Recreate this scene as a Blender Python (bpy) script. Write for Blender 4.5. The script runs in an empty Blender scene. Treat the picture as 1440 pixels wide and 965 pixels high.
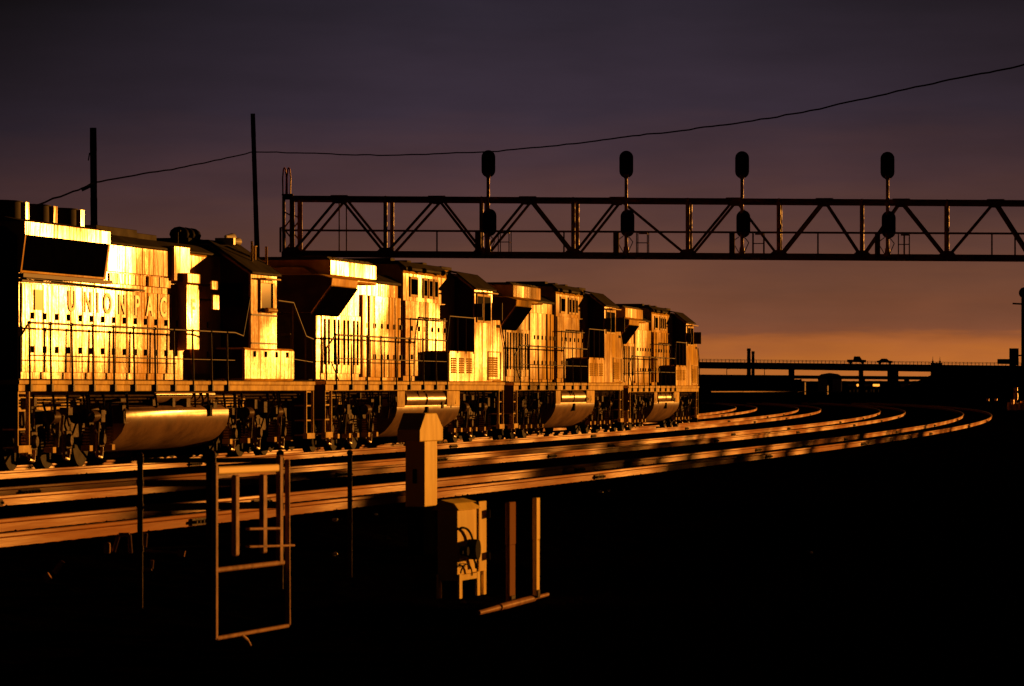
import bpy, math, random
from math import sin, cos, pi, radians, tan, atan2, sqrt
from mathutils import Vector, Matrix
random.seed(7)
S = bpy.context.scene
C = S.collection

# ------------------------------------------------------------------ camera
F = 5924.5; HY = 545.2; HC = 1.52            # focal length in px (1440 wide), horizon row, camera height over rail top
cd = bpy.data.cameras.new('camera'); cam = bpy.data.objects.new('camera', cd); C.objects.link(cam)
cam.location = (0, 0, HC); cam.rotation_euler = (pi/2, 0, 0)
cd.sensor_width = 36; cd.lens = F/1440*36; cd.shift_y = (HY-482.5)/1440
cd.clip_start = 0.5; cd.clip_end = 20000
cd.dof.use_dof = True; cd.dof.focus_distance = 120; cd.dof.aperture_fstop = 9
S.camera = cam

# ------------------------------------------------------------------ light
SUN_AZ = radians(27); SUN_EL = radians(1.9)
w = bpy.data.worlds.new('World'); S.world = w; w.use_nodes = True
nt = w.node_tree; nt.nodes.clear()
def N(t, **k):
    n = nt.nodes.new(t)
    for a, b in k.items(): setattr(n, a, b)
    return n
def ramp(n, stops, interp='LINEAR'):
    cr = n.color_ramp; cr.interpolation = interp
    while len(cr.elements) > 1: cr.elements.remove(cr.elements[0])
    cr.elements[0].position = stops[0][0]; cr.elements[0].color = stops[0][1]
    for p, c in stops[1:]:
        e = cr.elements.new(p); e.color = c
def lin(r, g, b, k=1.0):
    f = lambda v: ((v/255+.055)/1.055)**2.4 if v > 10 else v/255/12.92
    return (f(r)*k, f(g)*k, f(b)*k, 1)
EXPO = 1.05
out = N('ShaderNodeOutputWorld'); bg = N('ShaderNodeBackground'); bgn = N('ShaderNodeBackground'); addw = N('ShaderNodeAddShader')
sky = N('ShaderNodeTexSky', sky_type='NISHITA'); sky.sun_disc = False
sky.sun_elevation = SUN_EL; sky.sun_rotation = SUN_AZ
bgn.inputs[1].default_value = 0.0003
nt.links.new(sky.outputs[0], bgn.inputs[0])
tc = N('ShaderNodeTexCoord'); sep = N('ShaderNodeSeparateXYZ'); nt.links.new(tc.outputs['Generated'], sep.inputs[0])
def M(op, a, b=None, c=None, clamp=False):
    n = N('ShaderNodeMath', operation=op); n.use_clamp = clamp
    for i, v in enumerate((a, b, c)):
        if v is None: continue
        if isinstance(v, (int, float)): n.inputs[i].default_value = v
        else: nt.links.new(v, n.inputs[i])
    return n.outputs[0]
az = M('ARCTAN2', sep.outputs[0], sep.outputs[1])
# cloud deck: layered, stretched noise that shifts the height at which the colours change
cmb = N('ShaderNodeCombineXYZ'); nt.links.new(M('MULTIPLY', az, 9), cmb.inputs[0]); nt.links.new(M('MULTIPLY', sep.outputs[2], 75), cmb.inputs[2])
no = N('ShaderNodeTexNoise'); no.inputs['Scale'].default_value = 2.1; no.inputs['Detail'].default_value = 5; no.inputs['Roughness'].default_value = .55
nt.links.new(cmb.outputs[0], no.inputs['Vector'])
jit = M('MULTIPLY', M('SUBTRACT', no.outputs['Fac'], .5), 0.016)
el = M('ADD', sep.outputs[2], jit)
# the band of clear sky is deeper towards the sun
el2 = M('SUBTRACT', el, M('MULTIPLY', M('SUBTRACT', az, 0.07), 0.012))
t = M('DIVIDE', el2, 0.12, clamp=True)
r = N('ShaderNodeValToRGB')
k = 1/2**EXPO
def yp(y): return (HY-y)/F/0.12
ramp(r, [(0, lin(176,100,40,k)), (yp(512), lin(178,101,44,k)), (yp(490), lin(168,95,48,k)), (yp(478), lin(156,88,46,k)),
         (yp(466), lin(128,76,52,k)), (yp(440), lin(120,73,52,k)), (yp(400), lin(110,69,52,k)), (yp(340), lin(92,60,52,k)), (yp(250), lin(75,52,56,k)),
         (yp(150), lin(54,44,57,k)), (yp(0), lin(42,36,48,k)), (1.0, lin(30,25,32,k))])
nt.links.new(t, r.inputs[0])
# side to side: upper left darkened like a lens vignette, brighter towards the sun
fz = N('ShaderNodeMapRange'); fz.interpolation_type = 'SMOOTHSTEP'
nt.links.new(az, fz.inputs[0]); fz.inputs[1].default_value = -0.15; fz.inputs[2].default_value = 0.0; fz.inputs[3].default_value = 0.0; fz.inputs[4].default_value = 1.0
hi = N('ShaderNodeMapRange'); nt.links.new(sep.outputs[2], hi.inputs[0]); hi.inputs[1].default_value = 0.02; hi.inputs[2].default_value = 0.09; hi.inputs[3].default_value = 0.0; hi.inputs[4].default_value = 1
hz = N('ShaderNodeMapRange'); nt.links.new(hi.outputs[0], hz.inputs[0]); hz.inputs[3].default_value = 0.92; hz.inputs[4].default_value = 0.12
side = M('ADD', hz.outputs[0], M('MULTIPLY', fz.outputs[0], M('SUBTRACT', 1.0, hz.outputs[0])))
# behind and far left, out of view: sky dimmed to darken shaded walls
bk = N('ShaderNodeMapRange'); nt.links.new(sep.outputs[1], bk.inputs[0]); bk.inputs[1].default_value = 0.92; bk.inputs[2].default_value = 0.1; bk.inputs[3].default_value = 1; bk.inputs[4].default_value = 0.04
lf = N('ShaderNodeMapRange'); lf.interpolation_type = 'SMOOTHSTEP'; nt.links.new(az, lf.inputs[0]); lf.inputs[1].default_value = -0.40; lf.inputs[2].default_value = -0.11; lf.inputs[3].default_value = 0.03; lf.inputs[4].default_value = 1
cm2 = N('ShaderNodeCombineXYZ'); nt.links.new(M('MULTIPLY', az, 14), cm2.inputs[0]); nt.links.new(M('MULTIPLY', sep.outputs[2], 60), cm2.inputs[2])
n2 = N('ShaderNodeTexNoise'); n2.inputs['Scale'].default_value = 1.3; n2.inputs['Detail'].default_value = 6; n2.inputs['Roughness'].default_value = .5; nt.links.new(cm2.outputs[0], n2.inputs['Vector'])
cl = N('ShaderNodeMapRange'); nt.links.new(n2.outputs['Fac'], cl.inputs[0]); cl.inputs[1].default_value = .3; cl.inputs[2].default_value = .7; cl.inputs[3].default_value = .86; cl.inputs[4].default_value = 1.12
rt = N('ShaderNodeMapRange'); nt.links.new(M('MULTIPLY', M('SUBTRACT', az, .03, clamp=True), hi.outputs[0]), rt.inputs[0]); rt.inputs[1].default_value = 0; rt.inputs[2].default_value = .1; rt.inputs[3].default_value = 1; rt.inputs[4].default_value = .45
fac = M('MULTIPLY', M('MULTIPLY', M('MULTIPLY', side, bk.outputs[0]), lf.outputs[0]), M('MULTIPLY', cl.outputs[0], rt.outputs[0]))
vs = N('ShaderNodeVectorMath', operation='SCALE'); nt.links.new(r.outputs[0], vs.inputs[0]); nt.links.new(fac, vs.inputs['Scale'])
nt.links.new(vs.outputs[0], bg.inputs[0]); bg.inputs[1].default_value = 1.0
nt.links.new(bg.outputs[0], addw.inputs[0]); nt.links.new(bgn.outputs[0], addw.inputs[1]); nt.links.new(addw.outputs[0], out.inputs[0])

sd = bpy.data.lights.new('sun', 'SUN'); sun = bpy.data.objects.new('sun', sd); C.objects.link(sun)
sd.energy = 5.0; sd.angle = radians(0.5); sd.color = (1.0, 0.345, 0.042)
dirv = Vector((sin(SUN_AZ)*cos(SUN_EL), cos(SUN_AZ)*cos(SUN_EL), sin(SUN_EL)))
sun.rotation_euler = dirv.to_track_quat('Z', 'Y').to_euler()
S.view_settings.view_transform = 'Standard'; S.view_settings.look = 'None'; S.view_settings.gamma = 1
S.view_settings.use_curve_mapping = False; S.view_settings.exposure = EXPO
S.render.engine = 'CYCLES'

# ------------------------------------------------------------------ materials
def flat(name, col, col2=None, sc=3):
    m = bpy.data.materials.new(name); m.use_nodes = True; t = m.node_tree; t.nodes.remove(t.nodes['Principled BSDF'])
    d = t.nodes.new('ShaderNodeBsdfDiffuse'); d.inputs['Roughness'].default_value = 1; d.inputs[0].default_value = (*col, 1)
    t.links.new(d.outputs[0], t.nodes['Material Output'].inputs[0])
    if col2:
        tcn = t.nodes.new('ShaderNodeTexCoord'); n = t.nodes.new('ShaderNodeTexNoise'); n.inputs['Scale'].default_value = sc; n.inputs['Detail'].default_value = 6
        t.links.new(tcn.outputs['Object'], n.inputs['Vector'])
        cr = t.nodes.new('ShaderNodeValToRGB'); ramp(cr, [(.35, (*col, 1)), (.65, (*col2, 1))]); t.links.new(n.outputs['Fac'], cr.inputs[0]); t.links.new(cr.outputs[0], d.inputs[0])
    return m
def mat(name, col, rough=.6, metal=0., spec=.004, dirt=None, dirt_amt=.5, dscale=(1, 1, 1), bump=None, gcol=(1, 1, 1), patch=None):
    m = bpy.data.materials.new(name); m.use_nodes = True
    t = m.node_tree; t.nodes.remove(t.nodes['Principled BSDF'])
    d = t.nodes.new('ShaderNodeBsdfDiffuse'); gl = t.nodes.new('ShaderNodeBsdfGlossy'); mxs = t.nodes.new('ShaderNodeMixShader')
    t.links.new(d.outputs[0], mxs.inputs[1]); t.links.new(gl.outputs[0], mxs.inputs[2]); t.links.new(mxs.outputs[0], t.nodes['Material Output'].inputs[0])
    mxs.inputs[0].default_value = max(spec, metal*.5); d.inputs[0].default_value = (*col, 1); gl.inputs[0].default_value = (*(col if metal else gcol), 1); gl.inputs['Roughness'].default_value = rough
    tcn = t.nodes.new('ShaderNodeTexCoord')
    if dirt:
        mp = t.nodes.new('ShaderNodeMapping'); mp.inputs['Scale'].default_value = dscale
        t.links.new(tcn.outputs['Object'], mp.inputs[0])
        n = t.nodes.new('ShaderNodeTexNoise'); n.inputs['Scale'].default_value = 1; n.inputs['Detail'].default_value = 7; n.inputs['Roughness'].default_value = .62
        t.links.new(mp.outputs[0], n.inputs['Vector'])
        cr = t.nodes.new('ShaderNodeValToRGB'); ramp(cr, [(.38, (0, 0, 0, 1)), (.68, (dirt_amt,)*3+(1,))])
        t.links.new(n.outputs['Fac'], cr.inputs[0])
        mx = t.nodes.new('ShaderNodeMix'); mx.data_type = 'RGBA'
        t.links.new(cr.outputs[0], mx.inputs[0]); mx.inputs[6].default_value = (*col, 1); mx.inputs[7].default_value = (*dirt, 1)
        t.links.new(mx.outputs[2], d.inputs[0])
        mr = t.nodes.new('ShaderNodeMapRange'); t.links.new(n.outputs['Fac'], mr.inputs[0])
        mr.inputs[1].default_value = .3; mr.inputs[2].default_value = .75; mr.inputs[3].default_value = max(.05, rough-.02); mr.inputs[4].default_value = min(1, rough+.06)
        t.links.new(mr.outputs[0], gl.inputs['Roughness'])
    if patch:      # worn and waxed areas differ in shine
        mp = t.nodes.new('ShaderNodeMapping'); mp.inputs['Scale'].default_value = patch[0]; t.links.new(tcn.outputs['Object'], mp.inputs[0])
        n = t.nodes.new('ShaderNodeTexNoise'); n.inputs['Scale'].default_value = 1; n.inputs['Detail'].default_value = 2; t.links.new(mp.outputs[0], n.inputs['Vector'])
        mr = t.nodes.new('ShaderNodeMapRange'); mr.interpolation_type = 'SMOOTHSTEP'; t.links.new(n.outputs['Fac'], mr.inputs[0])
        mr.inputs[1].default_value = .40; mr.inputs[2].default_value = .66; mr.inputs[3].default_value = patch[1]; mr.inputs[4].default_value = patch[2]
        t.links.new(mr.outputs[0], mxs.inputs[0])
    if bump:
        last = None; fine = None
        for (sc, st, dist) in bump:
            mp = t.nodes.new('ShaderNodeMapping'); mp.inputs['Scale'].default_value = sc
            t.links.new(tcn.outputs['Object'], mp.inputs[0])
            n = t.nodes.new('ShaderNodeTexNoise'); n.inputs['Scale'].default_value = 1; n.inputs['Detail'].default_value = 3
            t.links.new(mp.outputs[0], n.inputs['Vector'])
            bp = t.nodes.new('ShaderNodeBump'); bp.inputs['Strength'].default_value = st; bp.inputs['Distance'].default_value = dist
            t.links.new(n.outputs['Fac'], bp.inputs['Height'])
            if last: t.links.new(last, bp.inputs['Normal'])
            last = bp.outputs[0]
            if fine is None: fine = last
        t.links.new(fine, d.inputs['Normal']); t.links.new(last, gl.inputs['Normal'])
    return m
WAVE = [((7, 7, 4), .6, .008), ((1.3, 1, .16), 1, .075)]
Y = mat('armour_yellow_paint', (.76, .48, .07), .19, dirt=(.34, .14, .03), dirt_amt=.8, dscale=(1.5, 1.5, .9), bump=WAVE, patch=((.24, .3, .4), .0014, .034))
YD = mat('dull_yellow_paint', (.72, .47, .075), .24, dirt=(.22, .09, .02), dirt_amt=.85, dscale=(1.7, 1.7, 1.3), bump=WAVE, patch=((.30, .3, .45), .0006, .007))
YF = mat('faded_yellow_paint', (.66, .46, .085), .4, spec=.003, dirt=(.2, .10, .035), dirt_amt=.8, dscale=(2, 2, 1.5), bump=WAVE)
GRY = mat('roof_grey_paint', (.05, .045, .042), .6, spec=.004, dirt=(.02, .017, .015), dirt_amt=.9, dscale=(1.5, 1.5, 1.5))
DRK = flat('dark_screen', (.010, .009, .008), (.018, .015, .013), 4)
BLK = mat('sooty_black', (.012, .011, .010), .6, spec=.002)
UND = mat('underframe_grey', (.075, .045, .025), .45, spec=.003, dirt=(.012, .009, .007), dirt_amt=1, dscale=(4, 4, 4), bump=[((14, 14, 14), .6, .01)])
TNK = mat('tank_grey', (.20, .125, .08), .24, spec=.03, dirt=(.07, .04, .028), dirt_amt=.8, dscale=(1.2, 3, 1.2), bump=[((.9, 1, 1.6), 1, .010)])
HND = mat('handrail_paint', (.03, .022, .016), .4, spec=.004)
GLS = mat('dark_window_glass', (.004, .004, .004), .1, spec=.0008)
SHADE = flat('shaded_end_paint', (.06, .035, .02), (.025, .015, .01), 2)  # dark colour standing in for shade on faces turned from the sun
RED = mat('red_lettering_paint', (.50, .16, .03), .24, spec=.0035)
WHT = mat('white_enamel', (.75, .73, .68), .35, spec=.01)
STL = mat('wheel_steel', (.014, .010, .008), .45, spec=.002, dirt=(.008, .006, .004), dirt_amt=1, dscale=(6, 6, 6))
RAIL = mat('rusty_rail_steel', (.36, .15, .045), .27, dirt=(.20, .075, .022), dirt_amt=.7, dscale=(.3, .3, 5), bump=[((.5, .5, 9), .7, .004)], patch=((.16, .16, .16), .002, .011))
RTOP = mat('polished_rail_head', (.20, .17, .15), .35, spec=.25, gcol=(.5, .45, .4))
TIE = flat('creosoted_tie', (.010, .008, .007))
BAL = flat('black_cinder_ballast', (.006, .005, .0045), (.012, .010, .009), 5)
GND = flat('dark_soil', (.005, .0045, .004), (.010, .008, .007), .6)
GAN = mat('weathered_gantry_steel', (.035, .028, .024), .5, spec=.003, dirt=(.16, .07, .035), dirt_amt=.6, dscale=(3, 3, 6))
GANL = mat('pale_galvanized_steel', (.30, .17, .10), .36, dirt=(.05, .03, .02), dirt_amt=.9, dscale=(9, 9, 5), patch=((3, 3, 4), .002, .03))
LOOP = mat('copper_loop', (.55, .22, .08), .4, spec=.03)
SIG = mat('signal_black', (.010, .010, .009), .6, spec=.001)
WOOD = flat('weathered_pole_wood', (.03, .022, .017), (.015, .01, .008), 3)
CONC = flat('sooty_concrete', (.022, .018, .016))
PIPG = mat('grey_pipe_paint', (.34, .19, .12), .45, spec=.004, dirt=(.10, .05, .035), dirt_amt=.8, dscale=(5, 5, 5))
BOXP = mat('aluminium_box_paint', (.80, .62, .16), .40, spec=.004, dirt=(.62, .42, .10), dirt_amt=.6, dscale=(3, 3, 1.3), bump=[((3, 3, .8), 1, .01)])

# ------------------------------------------------------------------ mesh helpers
class MB:
    def __init__(s): s.v = []; s.f = []; s.m = []; s.cur = 0; s.k = []
    def nx(s):
        if not s.k or s.k[-1] != (len(s.v), len(s.f)): s.k.append((len(s.v), len(s.f)))
    def add(s, vs, fs):
        b = len(s.v); s.v += [tuple(v) for v in vs]; s.f += [tuple(b+i for i in f) for f in fs]; s.m += [s.cur]*len(fs)
    def box(s, x0, x1, y0, y1, z0, z1):
        s.add([(x0,y0,z0),(x1,y0,z0),(x1,y1,z0),(x0,y1,z0),(x0,y0,z1),(x1,y0,z1),(x1,y1,z1),(x0,y1,z1)],
              [(0,3,2,1),(4,5,6,7),(0,1,5,4),(1,2,6,5),(2,3,7,6),(3,0,4,7)])
    def prism(s, prof, a0, a1, axis='x', prof2=None):
        n = len(prof); prof2 = prof2 or prof
        def mk(p, a): return {'x': (a, p[0], p[1]), 'y': (p[0], a, p[1]), 'z': (p[0], p[1], a)}[axis]
        vs = [mk(p, a0) for p in prof]+[mk(p, a1) for p in prof2]
        s.add(vs, [tuple(range(n))[::-1], tuple(range(n, 2*n))]+[(i, (i+1) % n, n+(i+1) % n, n+i) for i in range(n)])
    def cyl(s, p0, p1, r0, r1=None, n=12, cap=True):
        r1 = r0 if r1 is None else r1
        p0 = Vector(p0); p1 = Vector(p1); d = (p1-p0).normalized()
        a = d.orthogonal().normalized(); b = d.cross(a)
        vs = [p0+(a*cos(2*pi*i/n)+b*sin(2*pi*i/n))*r0 for i in range(n)]+[p1+(a*cos(2*pi*i/n)+b*sin(2*pi*i/n))*r1 for i in range(n)]
        fs = [(i, (i+1) % n, n+(i+1) % n, n+i) for i in range(n)]
        if cap: fs += [tuple(range(n))[::-1], tuple(range(n, 2*n))]
        s.add(vs, fs)
    def tube(s, pts, r, n=8):
        for a, b in zip(pts[:-1], pts[1:]): s.cyl(a, b, r, r, n)
    def bar(s, p0, p1, wd, ht):
        p0 = Vector(p0); p1 = Vector(p1); d = (p1-p0).normalized()
        up = Vector((0, 0, 1)) if abs(d.z) < .95 else Vector((0, 1, 0))
        a = d.cross(up).normalized(); b = a.cross(d)
        q = [(-1,-1),(1,-1),(1,1),(-1,1)]
        vs = [p+a*wd/2*i+b*ht/2*j for p in (p0, p1) for i, j in q]
        s.add(vs, [(0,3,2,1),(4,5,6,7),(0,1,5,4),(1,2,6,5),(2,3,7,6),(3,0,4,7)])
    def sphere(s, c, r, n=10, m=6, sc=(1, 1, 1)):
        vs = []; fs = []
        for j in range(m+1):
            th = pi*j/m
            for i in range(n):
                ph = 2*pi*i/n
                vs.append((c[0]+r*sc[0]*sin(th)*cos(ph), c[1]+r*sc[1]*sin(th)*sin(ph), c[2]+r*sc[2]*cos(th)))
        for j in range(m):
            for i in range(n):
                fs.append((j*n+i, (j+1)*n+i, (j+1)*n+(i+1) % n, j*n+(i+1) % n))
        s.add(vs, fs)
    def build(s, name, mats, parent=None, bevel=0, smooth=False):
        if s.k:                                   # nx() marked separate pieces: one object each
            ks = s.k+[(len(s.v), len(s.f))]; o = None
            for (v0, f0), (v1, f1) in zip(ks[:-1], ks[1:]):
                if f1 > f0:
                    q = MB(); q.v = s.v[v0:v1]; q.f = [tuple(i-v0 for i in f) for f in s.f[f0:f1]]; q.m = s.m[f0:f1]; o = q.build(name, mats, parent, bevel, smooth)
            return o
        me = bpy.data.meshes.new(name); me.from_pydata(s.v, [], s.f)
        mats = mats if isinstance(mats, (list, tuple)) else [mats]
        for q in mats: me.materials.append(q)
        me.polygons.foreach_set('material_index', s.m)
        me.validate(); me.update()
        import bmesh
        bm = bmesh.new(); bm.from_mesh(me); bmesh.ops.recalc_face_normals(bm, faces=bm.faces); bm.to_mesh(me); bm.free()
        if smooth:
            me.polygons.foreach_set('use_smooth', [True]*len(me.polygons)); me.set_sharp_from_angle(angle=radians(38))
        o = bpy.data.objects.new(name, me); C.objects.link(o)
        if parent: o.parent = parent
        if bevel:
            b = o.modifiers.new('edge', 'BEVEL'); b.width = bevel; b.segments = 2; b.limit_method = 'ANGLE'; b.angle_limit = radians(30)
        return o
def thing(name, label, cat, loc=(0, 0, 0), rz=0, group=None, sc=None):
    o = bpy.data.objects.new(name, None); C.objects.link(o); o.location = loc; o.rotation_euler = (0, 0, rz)
    o.empty_display_size = .3
    if sc: o.scale = sc
    tag(o, label, cat, group); return o
def tag(o, label, cat, group=None):
    o['label'] = label; o['category'] = cat
    if group: o['group'] = group
    return o
def struct(o, kind='structure'): o['kind'] = kind; return o
def at(px, py, Yd): return Vector(((px-720)*Yd/F, Yd, HC-(py-HY)*Yd/F))

# ------------------------------------------------------------------ track alignment
def heading_pts():
    k0, k1, k2 = -5.1804713e-4, -6.6444e-5, -3.3e-6
    ds = 1.0; s0 = -90; n = 700
    ks = []; th = 0; ths = []; x = y = 0; pts = []
    for i in range(n):
        s = s0+i*ds; th += (k0+k1*(s/100)+k2*(s/100)**2)*ds
        if th < -1.2-0.18989: th = -1.2-0.18989
        ths.append(th)
    i0 = -s0; off = ths[i0]
    ths = [q-off+0.18989 for q in ths]
    for i in range(n):
        x += sin(ths[i])*ds; y += cos(ths[i])*ds; pts.append((x, y))
    ox, oy = pts[i0]
    return [(p[0]-ox-5.4764, p[1]-oy+100, t) for p, t in zip(pts, ths)], s0
PTS, S0 = heading_pts()
def cp(s, off=0):
    i = max(0, min(len(PTS)-2, int(math.floor(s-S0)))); f = s-S0-i
    a, b = PTS[i], PTS[i+1]
    X = a[0]+(b[0]-a[0])*f; Yv = a[1]+(b[1]-a[1])*f; t = a[2]+(b[2]-a[2])*f
    return X+off*cos(t), Yv-off*sin(t), t
TR = {'far': -4.65, 'train': 0.0, 'middle': 5.594, 'near': 10.67}
G2 = 0.79
RAILP = [(-.076,-.186),(.076,-.186),(.076,-.174),(.012,-.155),(.009,-.145),(.009,-.055),(.034,-.043),(.037,-.034),(.037,-.006),(.030,0),(-.030,0),(-.037,-.006),(-.037,-.034),(-.034,-.043),(-.009,-.055),(-.009,-.145),(-.012,-.155),(-.076,-.174)]
# ground: one sheet, fine near the tracks, with ballast beds and a slope down to the signal gear
def gz(off, rough=True):
    near = -.15
    if off < 12.6: return near
    if off < 15.5: return near-(off-12.6)/2.9*.495
    return -.63
def ground_z(X, Yv, off): return gz(off)
# local fine sheet
offs = [-60, -30, -16, -10] + [-8+.3*i for i in range(0, 85)] + [18.5, 20, 24, 30, 45, 80]
ss = [S0+2+i*.5 for i in range(0, 520)] + [S0+262+i*5 for i in range(1, 70)]
g = MB(); W = len(offs); rnd = random.Random(3)
for s in ss:
    for o in offs:
        X, Yv, t = cp(s, o)
        z = gz(o)
        if -8 < o < 17.5 and s < 172:
            jr = rnd.uniform(-.03, .022)
            for c_ in TR.values():
                if abs(abs(o-c_)-G2) < .2: jr = rnd.uniform(-.012, .004)
            z += jr
        if o <= -60 or o >= 80: z = -.68
        g.v.append((X, Yv, z))
for i in range(len(ss)-1):
    for j in range(W-1):
        a = i*W+j; g.f.append((a, a+1, a+W+1, a+W)); g.m.append(0)
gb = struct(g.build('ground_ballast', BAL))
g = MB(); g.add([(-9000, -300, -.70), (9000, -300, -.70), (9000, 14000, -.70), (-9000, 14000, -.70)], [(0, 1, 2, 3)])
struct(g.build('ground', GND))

LBL = {'far': 'railway track hidden behind the locomotives, leftmost curve in the distance',
       'train': 'railway track that carries the row of yellow locomotives',
       'middle': 'shiny railway track second from the camera, between the train and the nearest track',
       'near': 'nearest railway track, the outermost of the curve at right'}
for key, off in TR.items():
    root = thing('railway_track', LBL[key], 'railway track', (0, 0, 0), 0, 'tracks curving side by side')
    for sg in (-1, 1):
        m = MB(); sl = list(range(-86, 330, 2)) ; n = len(RAILP)
        for s in sl:
            X, Yv, t = cp(s, off+sg*G2)
            for (a, z) in RAILP: m.v.append((X+a*cos(t), Yv-a*sin(t), z))
        for i in range(len(sl)-1):
            for j in range(n):
                a = i*n+j; b = i*n+(j+1) % n
                m.f.append((a, b, b+n, a+n)); m.m.append(1 if j == 9 else 0)
        m.build('rail', [RAIL, RTOP], root)
        # joint bars and bolts where the rail lengths meet, anchors under the head
        s = -70+rnd.uniform(0, 6)
        j = MB()
        while s < 160:
            X, Yv, t = cp(s, off+sg*G2)
            for side in (-1, 1):
                for q in range(-3, 4):
                    if q == 3: continue
                    x2, y2, _ = cp(s+q*.15, off+sg*G2+side*.022); x3, y3, _ = cp(s+q*.15+.15, off+sg*G2+side*.022)
                    j.bar((x2, y2, -.1), (x3, y3, -.1), .022, .085)
                    a0, b0, _ = cp(s+q*.15+.07, off+sg*G2+side*.03); a1, b1, _ = cp(s+q*.15+.07, off+sg*G2+side*.075)
                    j.cyl((a0, b0, -.1), (a1, b1, -.1), .02, n=6)
            s += 26+rnd.uniform(-6, 6)
        jo = j.build('rail_fastening', UND, root); jo['kind'] = 'stuff'
    m = MB(); s = -60
    while s < 240:
        s += .53; X, Yv, t = cp(s, off)
        d = Vector((cos(t), -sin(t), 0))*1.3; c0 = Vector((X, Yv, -.222))
        m.bar(c0-d, c0+d, .22, .15)
    o = m.build('tie', TIE, root); o['kind'] = 'stuff'

# loose stones against the foot of every rail
st_ = MB(); rq_ = random.Random(11)
for off in TR.values():
    for sg in (-1, 1):
        s = -58
        while s < 95:
            s += rq_.uniform(.05, .30)*(1 if s < 30 else 2)
            X, Yv, t = cp(s, off+sg*G2+rq_.uniform(.09, .30)); k_ = rq_.uniform(.012, .036)
            z = -.165+rq_.uniform(-.012, .02)
            P_ = [(rq_.uniform(.7, 1.3)*k_*a, rq_.uniform(.7, 1.3)*k_*b, rq_.uniform(.6, 1.1)*k_*c) for a, b, c in ((1,0,0),(0,1,0),(-1,0,0),(0,-1,0),(0,0,1),(0,0,-1))]
            st_.add([(X+p_[0], Yv+p_[1], z+p_[2]) for p_ in P_], [(0,1,4),(1,2,4),(2,3,4),(3,0,4),(1,0,5),(2,1,5),(3,2,5),(0,3,5)])
for q in range(2500):
    X, Yv, t = cp(rq_.uniform(-60, 60), rq_.uniform(12, 17.5)); k_ = rq_.uniform(.015, .06)
    z = -.3 - .0 if 0 else gz(0) if 0 else None
    o_ = rq_.uniform(12.2, 18); X, Yv, t = cp(rq_.uniform(-62, 60), o_); z = gz(o_)
    P_ = [(rq_.uniform(.7, 1.3)*k_*a, rq_.uniform(.7, 1.3)*k_*b, rq_.uniform(.6, 1.1)*k_*c) for a, b, c in ((1,0,0),(0,1,0),(-1,0,0),(0,-1,0),(0,0,1),(0,0,-1))]
    st_.add([(X+p_[0], Yv+p_[1], z+p_[2]) for p_ in P_], [(0,1,4),(1,2,4),(2,3,4),(3,0,4),(1,0,5),(2,1,5),(3,2,5),(0,3,5)])
struct(st_.build('ballast_stones', flat('cinder_stone', (.012, .010, .009), (.03, .022, .016), 4)), 'stuff')

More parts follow.
